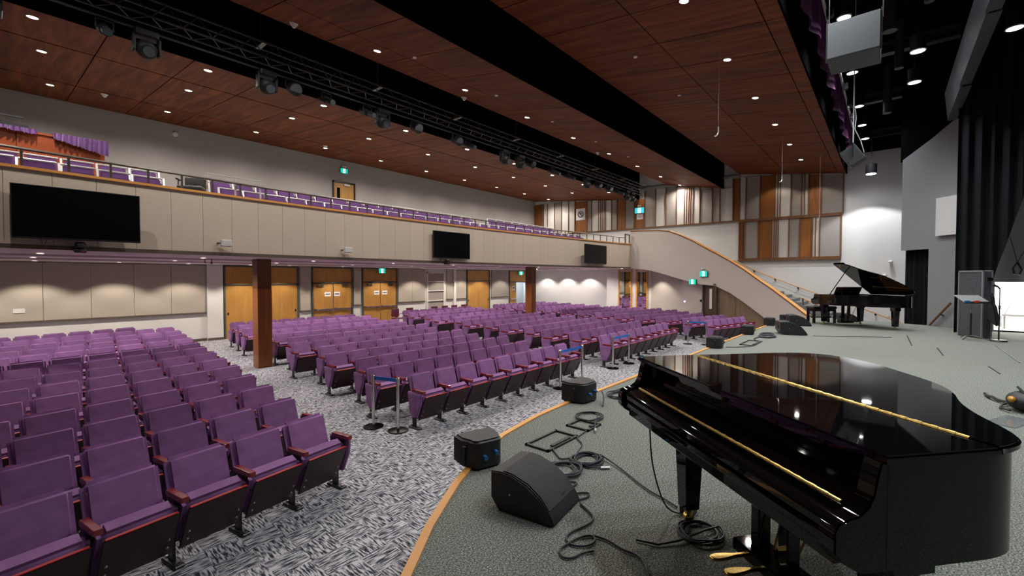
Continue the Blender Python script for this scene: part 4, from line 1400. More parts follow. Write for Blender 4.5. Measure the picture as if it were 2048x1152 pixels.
cable('short cable stub at the side of the big wedge monitor', [(2.50, 1.62), (2.58, 1.56), (2.60, 1.52), (2.55, 1.50), (2.47, 1.53)])
cable('another small cable loop by the wedge monitor', [(2.56, 1.78), (2.66, 1.72), (2.68, 1.66), (2.60, 1.66), (2.54, 1.70)])
cable('thin black cable hanging down the near piano keyboard end', [(2.52, 1.07, S + .62), (2.53, 1.06, S + .35), (2.56, 1.0, S + .12), (2.72, 1.0, S + .0), (2.75, .92, S), (2.55, .85, S)], r=.005)
cable('cable along the stage from the far speaker to the floor box', [(9.95, 2.56), (10.1, 2.35), (10.4, 2.2), (10.6, 2.17), (11.0, 2.17)], r=.009)
cable('thin cable from the small speaker along the stage lip', [(5.35, 2.25), (5.1, 2.62), (4.95, 2.66), (5.4, 2.68), (5.9, 2.6)], r=.005)
cable('thin cable lying across the far stage by the open piano', [(13.3, 1.4), (13.5, .9), (14.0, .3), (14.2, -.1)], r=.007)
cable('blue grey cable from the plugs of the edge speaker', [(4.66, 2.57, S + .11), (4.58, 2.50, S + .10), (4.52, 2.47, S + .04), (4.47, 2.45, S)], r=.009)
t = thing('direct_box', 'small teal and black box at the near piano leg', 'box', (2.80, .93, S))
mb = MB(); mb.span((-.05, -.04, -.01), (.05, .04, .05), bevel=.006); mb.build('case', 'black_steel', t)
mb = MB(); mb.span((-.051, -.03, .05), (.03, .03, .085), bevel=.004); mb.build('label_face', 'teal_plastic', t)

# carpet seam lines and loose sticks
for lab, a, b_ in (('short black rod lying on the stage carpet far right', (10.645, -1.295), (9.95, -1.33)), ('thin dark strip on the far stage carpet, near the music stand', (15.0, -.396), (12.85, -.42)), ('thin dark strip on the mid stage carpet', (12.755, -.81), (11.6, -.82)), ('dark seam strip on the right stage carpet', (14.0, -1.80), (11.45, -1.76))):
    t = thing('floor_strip', lab, 'strip', ((a[0] + b_[0]) / 2, (a[1] + b_[1]) / 2, S - .012), math.atan2(b_[1] - a[1], b_[0] - a[0]))
    ln = math.hypot(b_[0] - a[0], b_[1] - a[1])
    mb = MB(); mb.span((-ln / 2, -.008, 0), (ln / 2, .008, .012)); mb.build('rod', 'black_steel', t)

# crowd barriers: two posts and a blue belt each
def stanchion(x, y, lab):
    t = thing('barrier_post', lab, 'post', (x, y, 0), 0, 'chrome barrier posts by the front seats')
    mb = MB(); mb.cyl((0, 0, .0), (0, 0, .016), .165, n=28); mb.cyl((0, 0, .016), (0, 0, .03), .15, .05, n=28); mb.build('base', 'base_dark', t, smooth=True)
    mb = MB(); mb.cyl((0, 0, .02), (0, 0, .80), .026, n=14); mb.build('tube', 'chrome', t, smooth=True)
    mb = MB(); mb.cyl((0, 0, .75), (0, 0, .86), .034, n=14); mb.cyl((0, 0, .86), (0, 0, .875), .030, .02, n=14); mb.build('head', 'chrome', t, smooth=True)


def belt(a, b_, lab):
    t = thing('barrier_belt', lab, 'belt', ((a[0] + b_[0]) / 2, (a[1] + b_[1]) / 2, .8), math.atan2(b_[1] - a[1], b_[0] - a[0]), 'blue barrier belts')
    ln = math.hypot(b_[0] - a[0], b_[1] - a[1])
    mb = MB(); mb.span((-ln / 2 + .03, -.003, -.005), (ln / 2 - .03, .003, .055)); mb.build('webbing', 'blue_webbing', t)


POSTS = [((4.05, 6.50), (4.20, 6.02), 'left of the centre-left block'), ((8.18, 5.56), (9.12, 5.56), 'at the right end of the centre-left front row'), ((10.92, 5.69), (11.85, 5.67), 'before the centre-right front row'), ((16.75, 5.65), (16.95, 5.05), 'beside the far-right block')]
for a, b_, w_ in POSTS:
    stanchion(*a, 'chrome barrier post %s, further from the stage' % w_ if a[1] > b_[1] + .1 else 'chrome barrier post %s, left of its pair' % w_)
    stanchion(*b_, 'chrome barrier post %s, nearer the stage' % w_ if a[1] > b_[1] + .1 else 'chrome barrier post %s, right of its pair' % w_)
    belt(a, b_, 'blue barrier belt stretched between two posts ' + w_)

# carpeted case, music stand, microphone stand, cloth, bag
t = thing('carpeted_case', 'tall grey carpet-covered upright case beside the black drape', 'case', (15.67, -1.66, S), math.atan2(-.50, -.78) + math.pi)
mb = MB(); mb.span((-.33, -.08, 0), (.33, .12, 1.62), bevel=.012, seg=1); mb.build('body', 'carpet_grey_box', t)
mb = MB(); mb.span((-.34, -.09, 0), (-.31, -.06, 1.63)); mb.span((-.34, .10, 0), (-.31, .13, 1.63)); mb.span((.31, .10, 0), (.34, .13, 1.63)); mb.span((-.34, -.09, 1.60), (.34, -.06, 1.635)); mb.span((-.34, .10, 1.60), (.34, .13, 1.635)); mb.build('edge_strip', 'speaker_grey', t)
mb = MB(); mb.span((-.385, -.05, 1.38), (-.365, .06, 1.46)); mb.build('handle', 'black_steel', t)
t = thing('music_stand', 'grey orchestral music stand in front of the carpeted case', 'stand', (14.91, -1.51, S), R(-62))
mb = MB(); mb.box((0, .0, .965), (.50, .36, .012), rotx(24), .004, 1); mb.build('desk', 'stand_grey', t)
mb = MB(); mb.box((0, -.185, .885), (.50, .05, .012), rotx(-60)); mb.build('lip', 'black_steel', t)
mb = MB(); mb.cyl((0, 0, .1), (0, 0, .62), .017, n=10); mb.build('outer_tube', 'black_steel', t)
mb = MB(); mb.cyl((0, 0, .6), (0, 0, .92), .011, n=10); mb.build('inner_tube', 'chrome', t)
for k in range(3):
    a = R(90 + 120 * k)
    mb = MB(); mb.tube([(0, 0, .10), (.14 * math.cos(a), .14 * math.sin(a), .075), (.30 * math.cos(a), .30 * math.sin(a), .012)], .012); mb.build('leg', 'chrome', t)
for lab, dx, m_ in (('blue clip on the left corner of the music stand', -.21, 'blue_plastic'), ('red clip on the front lip of the music stand', -.02, 'red_plastic')):
    c = Vector((14.91, -1.51, 0)) + Matrix.Rotation(R(-62), 3, 'Z') @ Vector((dx, -.19, 0))
    tag(MB().box((0, 0, 0), (.09, .05, .05), None, .01, 2).build('clip', m_, loc=(c.x, c.y, S + .905), rotz=R(-62)), lab, 'clip')
t = thing('microphone_stand', 'black round-base microphone stand before the bright opening', 'stand', (14.98, -1.97, S))
mb = MB(); mb.cyl((0, 0, 0), (0, 0, .03), .15, .13, n=24); mb.build('base', 'black_steel', t)
mb = MB(); mb.cyl((0, 0, .03), (.0, 0, .80), .014, n=10); mb.cyl((0, 0, .78), (0, 0, 1.22), .010, n=10); mb.cyl((0, 0, .74), (0, 0, .82), .02, n=10); mb.build('pole', 'black_steel', t)
mb = MB(); mb.cyl((0, 0, 1.20), (-.03, .05, 1.27), .016, n=8); mb.cyl((-.05, .04, 1.25), (-.075, .10, 1.285), .018, .026, n=10); mb.ball((-.08, .11, 1.29), .030, u=10, v=8); mb.build('microphone', 'black_steel', t)
mb = MB()
pts = [(0, 1.05), (.06, 1.10), (.11, .98), (.12, .84), (.16, .76), (.19, .55), (.22, .38), (.17, .32), (.10, .38), (.03, .45), (0, .5)]
mb.prism(pts, .10, axis='y', base=0, bevel=.03, seg=2)
tag(mb.build('black_cloth', 'bag_black', loc=(15.27, -1.80, S), rotz=R(-130), smooth=True), 'black cloth hanging off the right side of the carpeted case', 'cloth')
t = thing('shoulder_bag', 'black bag with amber pocket and loose strap on the right carpet', 'bag', (7.35, -1.18, S))
mb = MB(); mb.ball((0, 0, .10), .2, (1.0, .75, .55), 18, 10); mb.build('body', 'bag_black', t, smooth=True)
mb = MB(); mb.ball((-.12, .12, .13), .055, (1, .6, .6), 12, 8); mb.build('pocket', 'amber', t, smooth=True)
mb = MB(); mb.tube([(.15, .05, .03), (.32, .16, .015), (.42, .20, .03), (.52, .22, .012), (.66, .23, .015)], .018); mb.tube([(-.2, .14, .02), (-.1, .2, .012), (.1, .16, .012), (.2, .1, .02)], .012); mb.build('strap', 'bag_black', t, smooth=True)
mb = MB(); mb.tube([(-.08, .02, .2), (.0, .06, .25), (.08, .02, .2)], .012); mb.build('handle', 'bag_black', t, smooth=True)
mb = MB(); mb.span((-.25, -.11, 0), (.25, .11, .008), bevel=.003, seg=1)
tag(mb.build('acrylic_sheet', 'clear_acrylic', loc=(6.72, -.98, S - .011), rotz=R(-25)), 'clear plastic sheet lying on the stage carpet by the bag', 'sheet')

# black drape tied back at the stage side
mb = MB()
nn = 70
low, hi = [], []
for k in range(nn + 1):
    s_ = k / nn
    x = lerp(16.55, 16.15, s_); y = lerp(-1.36, -3.3, s_)
    wv = .085 * math.sin(s_ * 52) + .03 * math.sin(s_ * 23)
    zz = S + .0 if s_ < .34 else S + .0 + (s_ - .34) / .66 * 5.6 + (1.35 if s_ >= .34 else 0)
    hi.append((x + wv, y, 9.5)); low.append((x + wv * (.9 if s_ < .34 else .4), y, zz))
mb.strip(low, hi)
tag(mb.build('stage_drape', 'black_drape', smooth=True), 'tall black stage drape drawn aside at the right', 'drape')
t = thing('hanging_cable', 'black cable with a hook hanging before the grey stage wall', 'cable', (17.2, -2.55, 2.75))
mb = MB(); mb.tube([(0, 0, .15), (.25, -.35, .9), (.35, -.6, 1.8)], .012); mb.tube([(0, 0, .15), (.1, .12, .8)], .010); mb.build('cord', 'cable', t)
mb = MB(); mb.tube([(0, .0, .15), (0, .07, .0), (0, .05, -.16), (0, -.05, -.18), (0, -.08, -.05), (0, 0, .15)], .022); mb.build('hook', 'black_steel', t)
t = thing('white_table', 'small white railed table seen through the bright opening', 'table', (18.9, -2.75, S))
mb = MB(); mb.span((-.3, -.9, .36), (.3, .25, .42)); mb.build('top', 'white_paint', t)
mb = MB(); mb.tube([(-.3, .2, .42), (-.3, .05, .80), (-.3, -.9, .80)], .014); mb.build('rail', 'silver_frame', t)
for sx in (-.26, .26):
    for sy in (-.85, .2):
        mb = MB(); mb.span((sx - .02, sy - .02, 0), (sx + .02, sy + .02, .36)); mb.build('leg', 'silver_frame', t)
# =================================================================== lamps
def downlight(label, x, y, z, power, color, r=.075, glow='lamp_glow', tilt=0.0, cone=158, group=None, blend=.85):
    t = thing('downlight', label, 'lamp', (x, y, z), 0, group)
    rot = Matrix.Rotation(tilt, 3, 'X')
    mb = MB()
    res = bmesh.ops.create_cone(mb.bm, cap_ends=True, segments=20, radius1=r, radius2=r, depth=.012)
    bmesh.ops.rotate(mb.bm, cent=(0, 0, 0), matrix=rot, verts=res['verts']); mb.build('lens', glow, t)
    mb = MB()
    pts = [rot @ Vector((r * 1.12 * math.cos(a), r * 1.12 * math.sin(a), 0)) for a in [k * math.pi / 10 for k in range(20)]]
    mb.tube(pts, r * .13, n=6, closed=True); mb.build('ring', 'white_paint', t)
    if power:
        spot('downlight_lamp', (0, 0, -.03), power, color, cone, blend, t, size=r)
    return t


rows_c = [('the ceiling row nearest the stage', 2.98, [5.53 + 2.92 * k for k in range(7)], 5), ('middle ceiling band row', 9.34, [0.26 + 2.868 * k for k in range(10)], 2),
          ('rear ceiling row beside the truss', 12.50, [.54 + 2.855 * k for k in range(9)], 1), ('rear ceiling middle row', 14.84, [.77 + 2.79 * k for k in range(9)], 1), ('rear ceiling row by back wall', 18.30, [1.1 + 2.70 * k for k in range(10)], 1)]
for nm, y, xs, n0 in rows_c:
    for i, x in enumerate(xs):
        f = ceil_z(y)
        sl = math.atan2(ceil_z(y + .1) - ceil_z(y - .1), .2)
        downlight('lit round downlight, %s from the left in %s' % (nth(i + 1), nm), x, y, f - .008, P_CEIL, NEUT, tilt=sl, group='wood ceiling downlights')
# under the balcony
i = 0
for k, x in enumerate([-1.15, .75, 2.65, 4.55, 6.6, 8.1, 10.5, 13.1, 15.2, 17.2, 18.9, 20.5, 22.6]):
    downlight('small soffit downlight close to the back wall, %s from the left' % nth(k + 1), x, 19.35, 2.99, P_SOFFIT, WARM, r=.055, glow='soffit_glow', cone=116, blend=.35, group='soffit lights by the back wall')
for k, y in enumerate([19.2, 17.4, 15.6]):
    downlight('small soffit downlight close to the bright side wall, %s from the back' % nth(k + 1), 25.85, y, 2.99, P_SOFFIT * 1.0, NEUT, r=.055, glow='soffit_glow', cone=112, blend=.35, group='soffit lights by the side wall')
for rr, y in ((1, 13.35), (2, 16.1)):
    for k in range(9):
        x = .6 + 2.85 * k
        downlight('soffit downlight, %s from the left in the %s' % (nth(k + 1), 'front soffit row' if rr == 1 else 'middle soffit row'), x, y, 2.99, P_SOFFIT * 1.3, NEUT, r=.055, glow='soffit_glow', cone=150, group='soffit lights over the seats')
downlight('soffit downlight over the mirror bay wall', 23.3, 11.6, 2.99, P_SOFFIT, WARM, r=.06, cone=120, blend=.4, group='soffit lights by the side wall')
downlight('soffit downlight over the lower side wall', 23.2, 9.9, 2.95, P_SOFFIT, WARM, r=.06, cone=110, blend=.4, group='soffit lights by the side wall')

# stage work lights, hung from the black grid
stage_l = [(5.6, .85), (9.1, .85), (12.66, .85), (16.2, .87), (19.5, .85), (22.0, .85), (24.2, .82), (4.4, -.44), (7.4, -.44), (10.4, -.44), (13.58, -.44), (15.68, -.455), (13.62, -1.90), (10.0, -1.9), (6.5, -1.9), (3.0, -1.9)]
for k, (x, y) in enumerate(stage_l):
    where = 'nearest the wood ceiling edge' if y > .5 else ('in the middle stage row' if y > -1 else 'in the rear stage row')
    t = downlight('white stage work light %s, %s from the left' % (where, nth(1 + len([1 for q_ in stage_l[:k] if abs(q_[1] - y) < .4]))), x, y, (8.42 if y > .5 else 7.6), P_STAGE, COOL, r=.12, glow='lamp_glow_cool', group='stage work lights', cone=118, blend=.7)
    mb = MB(); mb.cyl((0, 0, .01), (0, 0, .34), .14, .14, n=18); mb.cyl((0, 0, .34), (0, 0, 1.15 if y > .5 else 1.97), .014, n=6); mb.build('can', 'fixture_black', t)
# can light washing the white wall
t = thing('can_light', 'black cylinder can light washing the white side wall', 'lamp', (24.9, .62, 7.0))
mb = MB(); mb.cyl((0, 0, .02), (0, 0, .42), .20, n=20); mb.cyl((0, 0, .4), (0, 0, 2.6), .02, n=6); mb.build('can', 'fixture_black', t)
mb = MB(); mb.cyl((0, 0, 0), (0, 0, .02), .17, n=20); mb.build('lens', 'lamp_glow_cool', t)
spot('can_lamp', (0, 0, -.04), 380, COOL, 100, .25, t, size=.06, direction=(.12, .0, -1))
# small wall washers over the side wall panels and stairs
for k, (y, z) in enumerate(((17.6, 7.85), (14.55, 7.55), (11.9, 8.2), (9.0, 7.75), (4.4, 7.8), (2.7, 7.6))):
    spot('wall_washer', (25.45, y, z - .05), 45, WARM, 110, .35, None, .05, (.15, 0, -1))
area('backstage_lamp', (19.6, -3.2, 3.1), 240, (1, 1, .97), 1.6, 2.5, (0, 0, -1))

# =================================================================== truss with stage fixtures
t = thing('lighting_truss', 'long black box truss hanging in the ceiling slot', 'truss', (11.0, 10.9, 7.60))
X0, X1 = -11.5, 13.4
for (y, z) in ((-.18, -.15), (-.18, .17), (.18, -.15), (.18, .17)):
    mb = MB(); mb.cyl((X0, y, z), (X1, y, z), .026, n=8); mb.build('chord', 'truss_steel', t, smooth=True)
mb = MB()
k = X0
while k < X1 - .45:
    mb.cyl((k, -.18, -.15), (k + .25, -.18, .17), .011, n=5); mb.cyl((k + .25, -.18, .17), (k + .5, -.18, -.15), .011, n=5)
    mb.cyl((k, -.18, -.15), (k + .25, .18, -.15), .011, n=5); mb.cyl((k + .25, .18, -.15), (k + .5, -.18, -.15), .011, n=5)
    k += .5
lace = mb.build('lacing', 'truss_steel', t); lace['kind'] = 'stuff'
for x in range(-10, 14, 3):
    mb = MB(); mb.cyl((x, 0, .17), (x, 0, 2.0), .012, n=6); mb.span((x - .05, -.2, .14), (x + .05, .2, .2)); mb.build('hanger', 'rail_steel', t)
mb = MB(); mb.cyl((X0, -.05, -.40), (X1, -.05, -.40), .022, n=8); mb.build('lamp_bar', 'truss_steel', t)
FX_X = [-.3, 1.36, 1.95, 4.1, 4.68, 5.5, 6.65, 7.12, 8.27, 9.91, 10.45, 12.31, 13.2, 13.85, 15.45, 16.6, 18.17, 19.2, 20.3, 21.33, 22.3, 22.95]
for k, x in enumerate(FX_X):
    kind = ('par', 'mover', 'profile')[(k * 2 + k // 3) % 3]
    lab = {'par': 'black par can with pale lens', 'mover': 'black moving head lamp', 'profile': 'black profile spot with grey lens'}[kind]
    t = thing('stage_lamp', '%s under the truss, %s fixture from the left' % (lab, nth(k + 1)), 'lamp', (x, 10.86, 7.15), 0, 'lamps hung on the truss')
    if kind == 'par':
        mb = MB(); mb.cyl((0, .10, -.10), (0, -.16, -.22), .13, .15, n=16); mb.cyl((0, .22, -.04), (0, .10, -.10), .07, .13, n=16); mb.build('can', 'fixture_black', t, smooth=True)
        mb = MB(); mb.cyl((0, -.155, -.215), (0, -.168, -.224), .135, n=16); mb.build('lens', 'lens_glass', t)
        mb = MB(); mb.tube([(-.17, 0, -.15), (-.17, 0, .0), (0, 0, .03), (.17, 0, .0), (.17, 0, -.15)], .014); mb.build('yoke', 'fixture_black', t)
    elif kind == 'mover':
        mb = MB(); mb.box((0, 0, -.02), (.36, .26, .14), None, .03, 2); mb.build('base', 'fixture_black', t)
        mb = MB(); mb.box((-.19, 0, -.22), (.05, .16, .32), None, .02, 2); mb.box((.19, 0, -.22), (.05, .16, .32), None, .02, 2); mb.build('yoke', 'fixture_black', t)
        mb = MB(); mb.ball((0, 0, -.30), .17, (1, 1.1, 1), 16, 10); mb.cyl((0, -.05, -.33), (0, -.20, -.40), .12, .11, n=16); mb.build('head', 'fixture_black', t, smooth=True)
        mb = MB(); mb.cyl((0, -.20, -.40), (0, -.215, -.408), .095, n=16); mb.build('lens', 'lens_glass', t)
    else:
        mb = MB(); mb.cyl((0, .25, -.05), (0, -.02, -.18), .10, .09, n=14); mb.cyl((0, -.02, -.18), (0, -.32, -.32), .07, .075, n=14); mb.build('barrel', 'fixture_black', t, smooth=True)
        mb = MB(); mb.cyl((0, -.318, -.318), (0, -.33, -.324), .065, n=14); mb.build('lens', 'lens_glass', t)
        mb = MB(); mb.tube([(-.12, 0, -.15), (-.12, 0, 0), (.12, 0, 0), (.12, 0, -.15)], .014); mb.build('yoke', 'fixture_black', t)
t = thing('stage_lamp', 'large dark lamp at the top left corner over the rear ceiling band', 'lamp', (-.1, 11.4, 7.2), 0, 'lamps hung on the truss')
mb = MB(); mb.box((0, 0, -.1), (.5, .4, .42), None, .03, 2); mb.build('body', 'fixture_black', t)

# =================================================================== hung loudspeakers, clouds, ducts
t = thing('hung_loudspeaker', 'large grey box loudspeaker hung beside the stage edge of the ceiling', 'speaker', (9.5, .51, 6.30))
mb = MB(); mb.span((.02, -.36, 0), (.78, .36, .62), bevel=.008, seg=1); mb.build('cabinet', 'duct_dark', t)
mb = MB(); mb.span((0, -.355, .01), (.025, .355, .61), bevel=.004, seg=1); mb.build('grille', 'speaker_grey', t)
mb = MB()
for y in (-.38, .36):
    mb.span((.05, y, -.02), (.10, y + .02, .66)); mb.cyl((.3, y, .6), (.3, y, 3.2), .008, n=6)
mb.build('rigging', 'rail_steel', t)
t = thing('hung_monitor', 'small grey loudspeaker tilted on a thin pole below the ceiling edge', 'speaker', (14.2, .72, 5.85))
rt_ = Matrix.Rotation(R(38), 3, 'X') @ Matrix.Rotation(R(-10), 3, 'Z')
mb = MB(); mb.box((0, 0, -.28), (.34, .36, .44), Matrix.Rotation(R(-32), 3, 'X'), .012, 2); mb.build('cabinet', 'duct_dark', t)
mb = MB(); mb.tube([(-.19, 0, -.3), (-.19, 0, .02), (.19, 0, .02), (.19, 0, -.3)], .016); mb.build('yoke', 'black_steel', t)
mb = MB(); mb.cyl((0, 0, .02), (0, 0, 3.75), .014, n=8); mb.build('pole', 'silver_frame', t)
mb = MB(); mb.tube([(.02, -.02, 1.0), (.04, -.05, .7), (.02, -.03, .4), (.06, -.15, .1), (.05, -.22, -.2)], .010); mb.build('cord', 'cable_tip', t)
for k, (xa, xb_, za, zb_) in enumerate(((5.6, 11.0, 7.0, 7.62), (11.05, 14.75, 7.0, 7.66), (14.8, 17.75, 6.98, 7.76))):
    t = thing('acoustic_cloud', 'long grey-blue reflector panel hung over the stage right, %s from the camera' % nth(k + 1), 'panel', ((xa + xb_) / 2, -1.22 - .02 * k, za))
    h2 = (xb_ - xa) / 2
    mb = MB(); mb.prism([(.0, 0), (.03, 0), (.10, zb_ - za), (.07, zb_ - za)], 2 * h2 - .03, axis='x', base=-h2); mb.build('board', 'cloud_grey', t)
    mb = MB(); mb.span((-h2, -.16, -.02), (h2 - .03, .035, .0)); mb.build('edge_rail', 'duct_dark', t)
    mb = MB(); mb.span((-h2, -.20, .0), (h2 - .03, -.16, .7)); mb.build('back', 'black_void', t)
for k, (x, y, r, z0) in enumerate(((13.8, .05, .14, 8.9), (16.4, -.15, .10, 8.9), (12.2, -.55, .08, 8.9), (19.5, .1, .12, 8.9))):
    t = thing('duct', ['dark round vertical duct beside the big hung loudspeaker', 'second dark vertical pipe over the stage', 'slim dark vertical pipe nearer the reflector', 'farthest dark vertical duct over the stage'][k], 'duct', (x, y, z0))
    mb = MB(); mb.cyl((0, 0, -.6 if k < 2 else -.9), (0, 0, .7), r, n=16); mb.build('pipe', 'duct_dark', t, smooth=True)
for k, (x, z) in enumerate(((17.0, 9.0), (26.2, 8.9), (11.0, 9.2), (21.0, 8.9))):
    t = thing('grid_beam', ['dark double steel beam crossing the stage roof', 'dark beam at the far end of the stage roof', 'nearest dark beam of the stage roof', 'dark beam beyond the work lights'][k], 'beam', (x, -2.2, z))
    mb = MB(); mb.span((-.12, -5, 0), (.12, 3.5, .05)); mb.span((-.02, -5, .05), (.02, 3.5, .28)); mb.span((-.12, -5, .28), (.12, 3.5, .33)); mb.build('beam', 'duct_dark', t)
t = thing('lighting_batten', 'white dashed pipe batten along the purple valance', 'batten', (12.0, 1.12, 8.3))
mb = MB(); mb.cyl((-6, 0, 0), (9.5, 0, .0), .03, n=8); mb.build('pipe', 'silver_frame', t)
for k in range(9):
    mb = MB(); mb.box((-5 + k * 1.6, -.08, -.10), (.16, .12, .18), None, .01, 1); mb.build('clamp', 'fixture_black', t)
mb = MB()
low, hi = [], []
for k in range(121):
    x = lerp(1.0, 26.0, k / 120)
    wv = .07 * math.sin(k * 1.1) + .03 * math.sin(k * .41)
    low.append((x, 1.36 + wv, 8.05 + .05 * math.sin(k * .6))); hi.append((x, 1.38 + wv * .5, 9.5))
mb.strip(low, hi)
tag(mb.build('valance', 'purple_drape', smooth=True), 'gathered dark purple valance behind the wood ceiling edge', 'drape')

# hanging microphones over the front seats
for k, (x, y, zt_, zb_) in enumerate(((10.8, 3.0, 7.68, 5.80), (18.75, 3.0, 7.68, 6.05), (22.3, 2.2, 7.56, 4.95))):
    t = thing('hanging_microphone', ['nearest thin wire with a curved choir microphone hanging from the ceiling', 'second thin ceiling wire with a small hooked microphone', 'farthest thin microphone wire hanging before the panelled wall'][k], 'microphone', (x, y, zb_))
    mb = MB(); mb.cyl((0, 0, .12), (0, 0, zt_ - zb_), .003 + .002 * k, n=5); mb.build('wire', 'silver_frame', t)
    mb = MB(); mb.tube([(0, 0, .14), (0, 0, .02), (-.02, .02, -.04), (.0, .06, -.06), (.04, .09, -.04)], .014); mb.build('capsule', 'cable_tip', t)

# =================================================================== pillars
for k, (x, y) in enumerate(((4.80, 13.25), (16.93, 13.25))):
    t = thing('pillar', ['square cherry wood pillar at the left aisle', 'square cherry wood pillar in the right half under the balcony'][k], 'pillar', (x, y, 0))
    mb = MB(); mb.span((-.185, -.185, 0), (.185, .185, 2.19), bevel=.004, seg=1); mb.build('lower_cladding', 'pillar_wood', t)
    mb = MB(); mb.span((-.18, -.18, 2.19), (.18, .18, 3.0), bevel=.004, seg=1); mb.build('upper_cladding', 'mullion_wood', t)

# =================================================================== screens, speakers and cameras on the balcony front
def tv(lab, x0, x1, z0, z1, tilt=4):
    xm = (x0 + x1) / 2
    ym = min(arc(x0), arc(x1)) - .10
    t = thing('wall_television', lab, 'television', (xm, ym, z0), 0, 'televisions on the balcony front')
    w_, h_ = x1 - x0, z1 - z0
    mb = MB(); mb.box((0, 0, h_ / 2), (w_, .05, h_), None, .008, 2); mb.build('bezel', 'black_plastic', t)
    mb = MB(); mb.box((0, -.026, h_ / 2 + .008), (w_ - .03, .004, h_ - .045)); mb.build('screen', 'screen_black', t)
    mb = MB(); mb.span((-.3, .025, h_ * .3), (.3, .16, h_ * .7)); mb.build('mount', 'black_steel', t)
    mb = MB(); mb.tube([(-w_ * .3, .06, .05), (-w_ * .28, .07, -.12), (-w_ * .24, .08, .03)], .006); mb.build('cord', 'cable', t)


tv('largest-looking black television at the left end of the balcony front', .17, 1.82, 3.155, 4.06)
tv('black television in the middle of the balcony front', 9.55, 11.25, 3.15, 4.08)
tv('black television near the right end of the balcony front', 18.4, 20.55, 3.17, 4.12)
for k, (x, y, z) in enumerate(((3.36, arc(3.36) - .1, 3.26), (6.40, arc(6.4) - .1, 3.26))):
    t = thing('box_speaker', ['small white box speaker on the balcony front, left one', 'small white box speaker on the balcony front, right one'][k], 'speaker', (x, y, z), R(-6), 'white speakers on the balcony front')
    mb = MB(); mb.box((0, -.05, 0), (.21, .13, .15), None, .015, 2); mb.build('cabinet', 'panel_offwhite', t)
    mb = MB(); mb.tube([(-.10, .0, 0), (-.15, .04, .0), (-.12, .10, .0)], .018); mb.build('bracket', 'rail_steel', t)
for k, (x, z) in enumerate(((.99, 3.03), (10.15, 3.03))):
    t = thing('dome_camera', ['black motorised camera below the left television', 'black motorised camera below the middle television'][k], 'camera', (x, arc(x) - .12, z), 0, 'cameras under the televisions')
    mb = MB(); mb.box((0, 0, -.06), (.16, .15, .06), None, .015, 2); mb.build('base', 'black_plastic', t)
    mb = MB(); mb.box((0, -.02, .04), (.15, .13, .13), None, .05, 4); mb.build('head', 'black_plastic', t, smooth=True)
    mb = MB(); mb.cyl((0, -.085, .04), (0, -.10, .04), .035, n=14); mb.build('lens', 'lens_glass', t)
    mb = MB(); mb.box((.03, -.08, -.065), (.05, .006, .012)); mb.build('status_light', 'red_plastic', t)

# =================================================================== signs
def man(mb, s, o=(0, 0)):
    """running figure of an exit pictogram, in x-z, facing -y"""
    def P(pts): return [(o[0] + x * s, o[1] + z * s) for x, z in pts]
    c = [(.0 + .10 * math.cos(a), .42 + .10 * math.sin(a)) for a in [k * math.pi / 5 for k in range(10)]]
    mb.prism(P(c), .004, axis='y', base=-.004)
    for pts in ([(-.10, .28), (.10, .30), (.06, -.05), (-.12, -.08)], [(.04, .28), (.30, .10), (.26, .04), (.04, .18)], [(-.08, .28), (-.30, .16), (-.30, .08), (-.06, .18)], [(.06, .0), (.24, -.20), (.16, -.46), (.10, -.44), (.14, -.20), (-.04, -.08)], [(-.02, -.02), (-.14, -.24), (-.36, -.28), (-.36, -.34), (-.10, -.34), (.08, -.08)]):
        mb.prism(P(pts), .004, axis='y', base=-.004)


def exit_sign(lab, loc, rz, w_=.36, h_=.20, green='exit_green', lamps=False, bulb_z=.2):
    t = thing('exit_sign', lab, 'sign', loc, rz, 'green running man exit signs')
    mb = MB(); mb.box((0, .03, 0), (w_, .06, h_), None, .006, 1); mb.build('housing', 'door_frame', t)
    mb = MB(); mb.box((0, -.002, 0), (w_ - .015, .006, h_ - .015)); mb.build('face', green, t)
    mb = MB(); mb.box((0, -.006, 0), (w_ * .30, .006, h_ * .84)); mb.build('white_field', 'exit_white', t)
    mb = MB(); man(mb, h_ * .75); o = mb.build('pictogram', green, t, loc=(0, -.0095, 0))
    if lamps:
        for sx in (-.06, .06):
            mb = MB(); mb.ball((sx, -.03, h_ / 2 + .10), .05, u=10, v=8); mb.cyl((sx, 0, h_ / 2), (sx, -.02, h_ / 2 + .08), .02, n=6); mb.build('emergency_lamp', 'silver_frame', t, smooth=True)
    return t


exit_sign('green exit sign over the second maple door with push bars', (13.2, YB - .14, 2.84), 0, .40, .26)
exit_sign('green exit sign over the half open door beside the right pillar', (24.75, YB - .14, 2.80), 0, .5, .26)
exit_sign('green exit sign on the taupe upper back wall above the balcony door', (11.15, YB - .08, 7.70), 0, .38, .24, lamps=True)
exit_sign('larger green exit sign with two lamps on the curved parapet', (21.93, 6.70, 2.665), math.atan2(.89, .33) + math.pi, .42, .28, lamps=True)
exit_sign('green exit sign hung under the parapet edge by the dark door', (22.15, 7.28, 2.28), math.atan2(.89, .33) + math.pi, .40, .26)
exit_sign('blue green exit sign on the wood panel of the upper side wall', (XR - .14, 12.0, 6.72), R(-90), .62, .36, green='exit_cyan', lamps=True)
t = thing('notice', 'small white notice under the blue green exit sign on the side wall', 'notice', (XR - .07, 12.0, 6.33), R(-90))
mb = MB(); mb.box((0, 0, 0), (.40, .008, .34)); mb.build('sheet', 'paper', t)
mb = MB()
for k in range(3): mb.box((0, -.006, .09 - .08 * k), (.26, .004, .022))
mb.build('print', 'pink_ink', t)
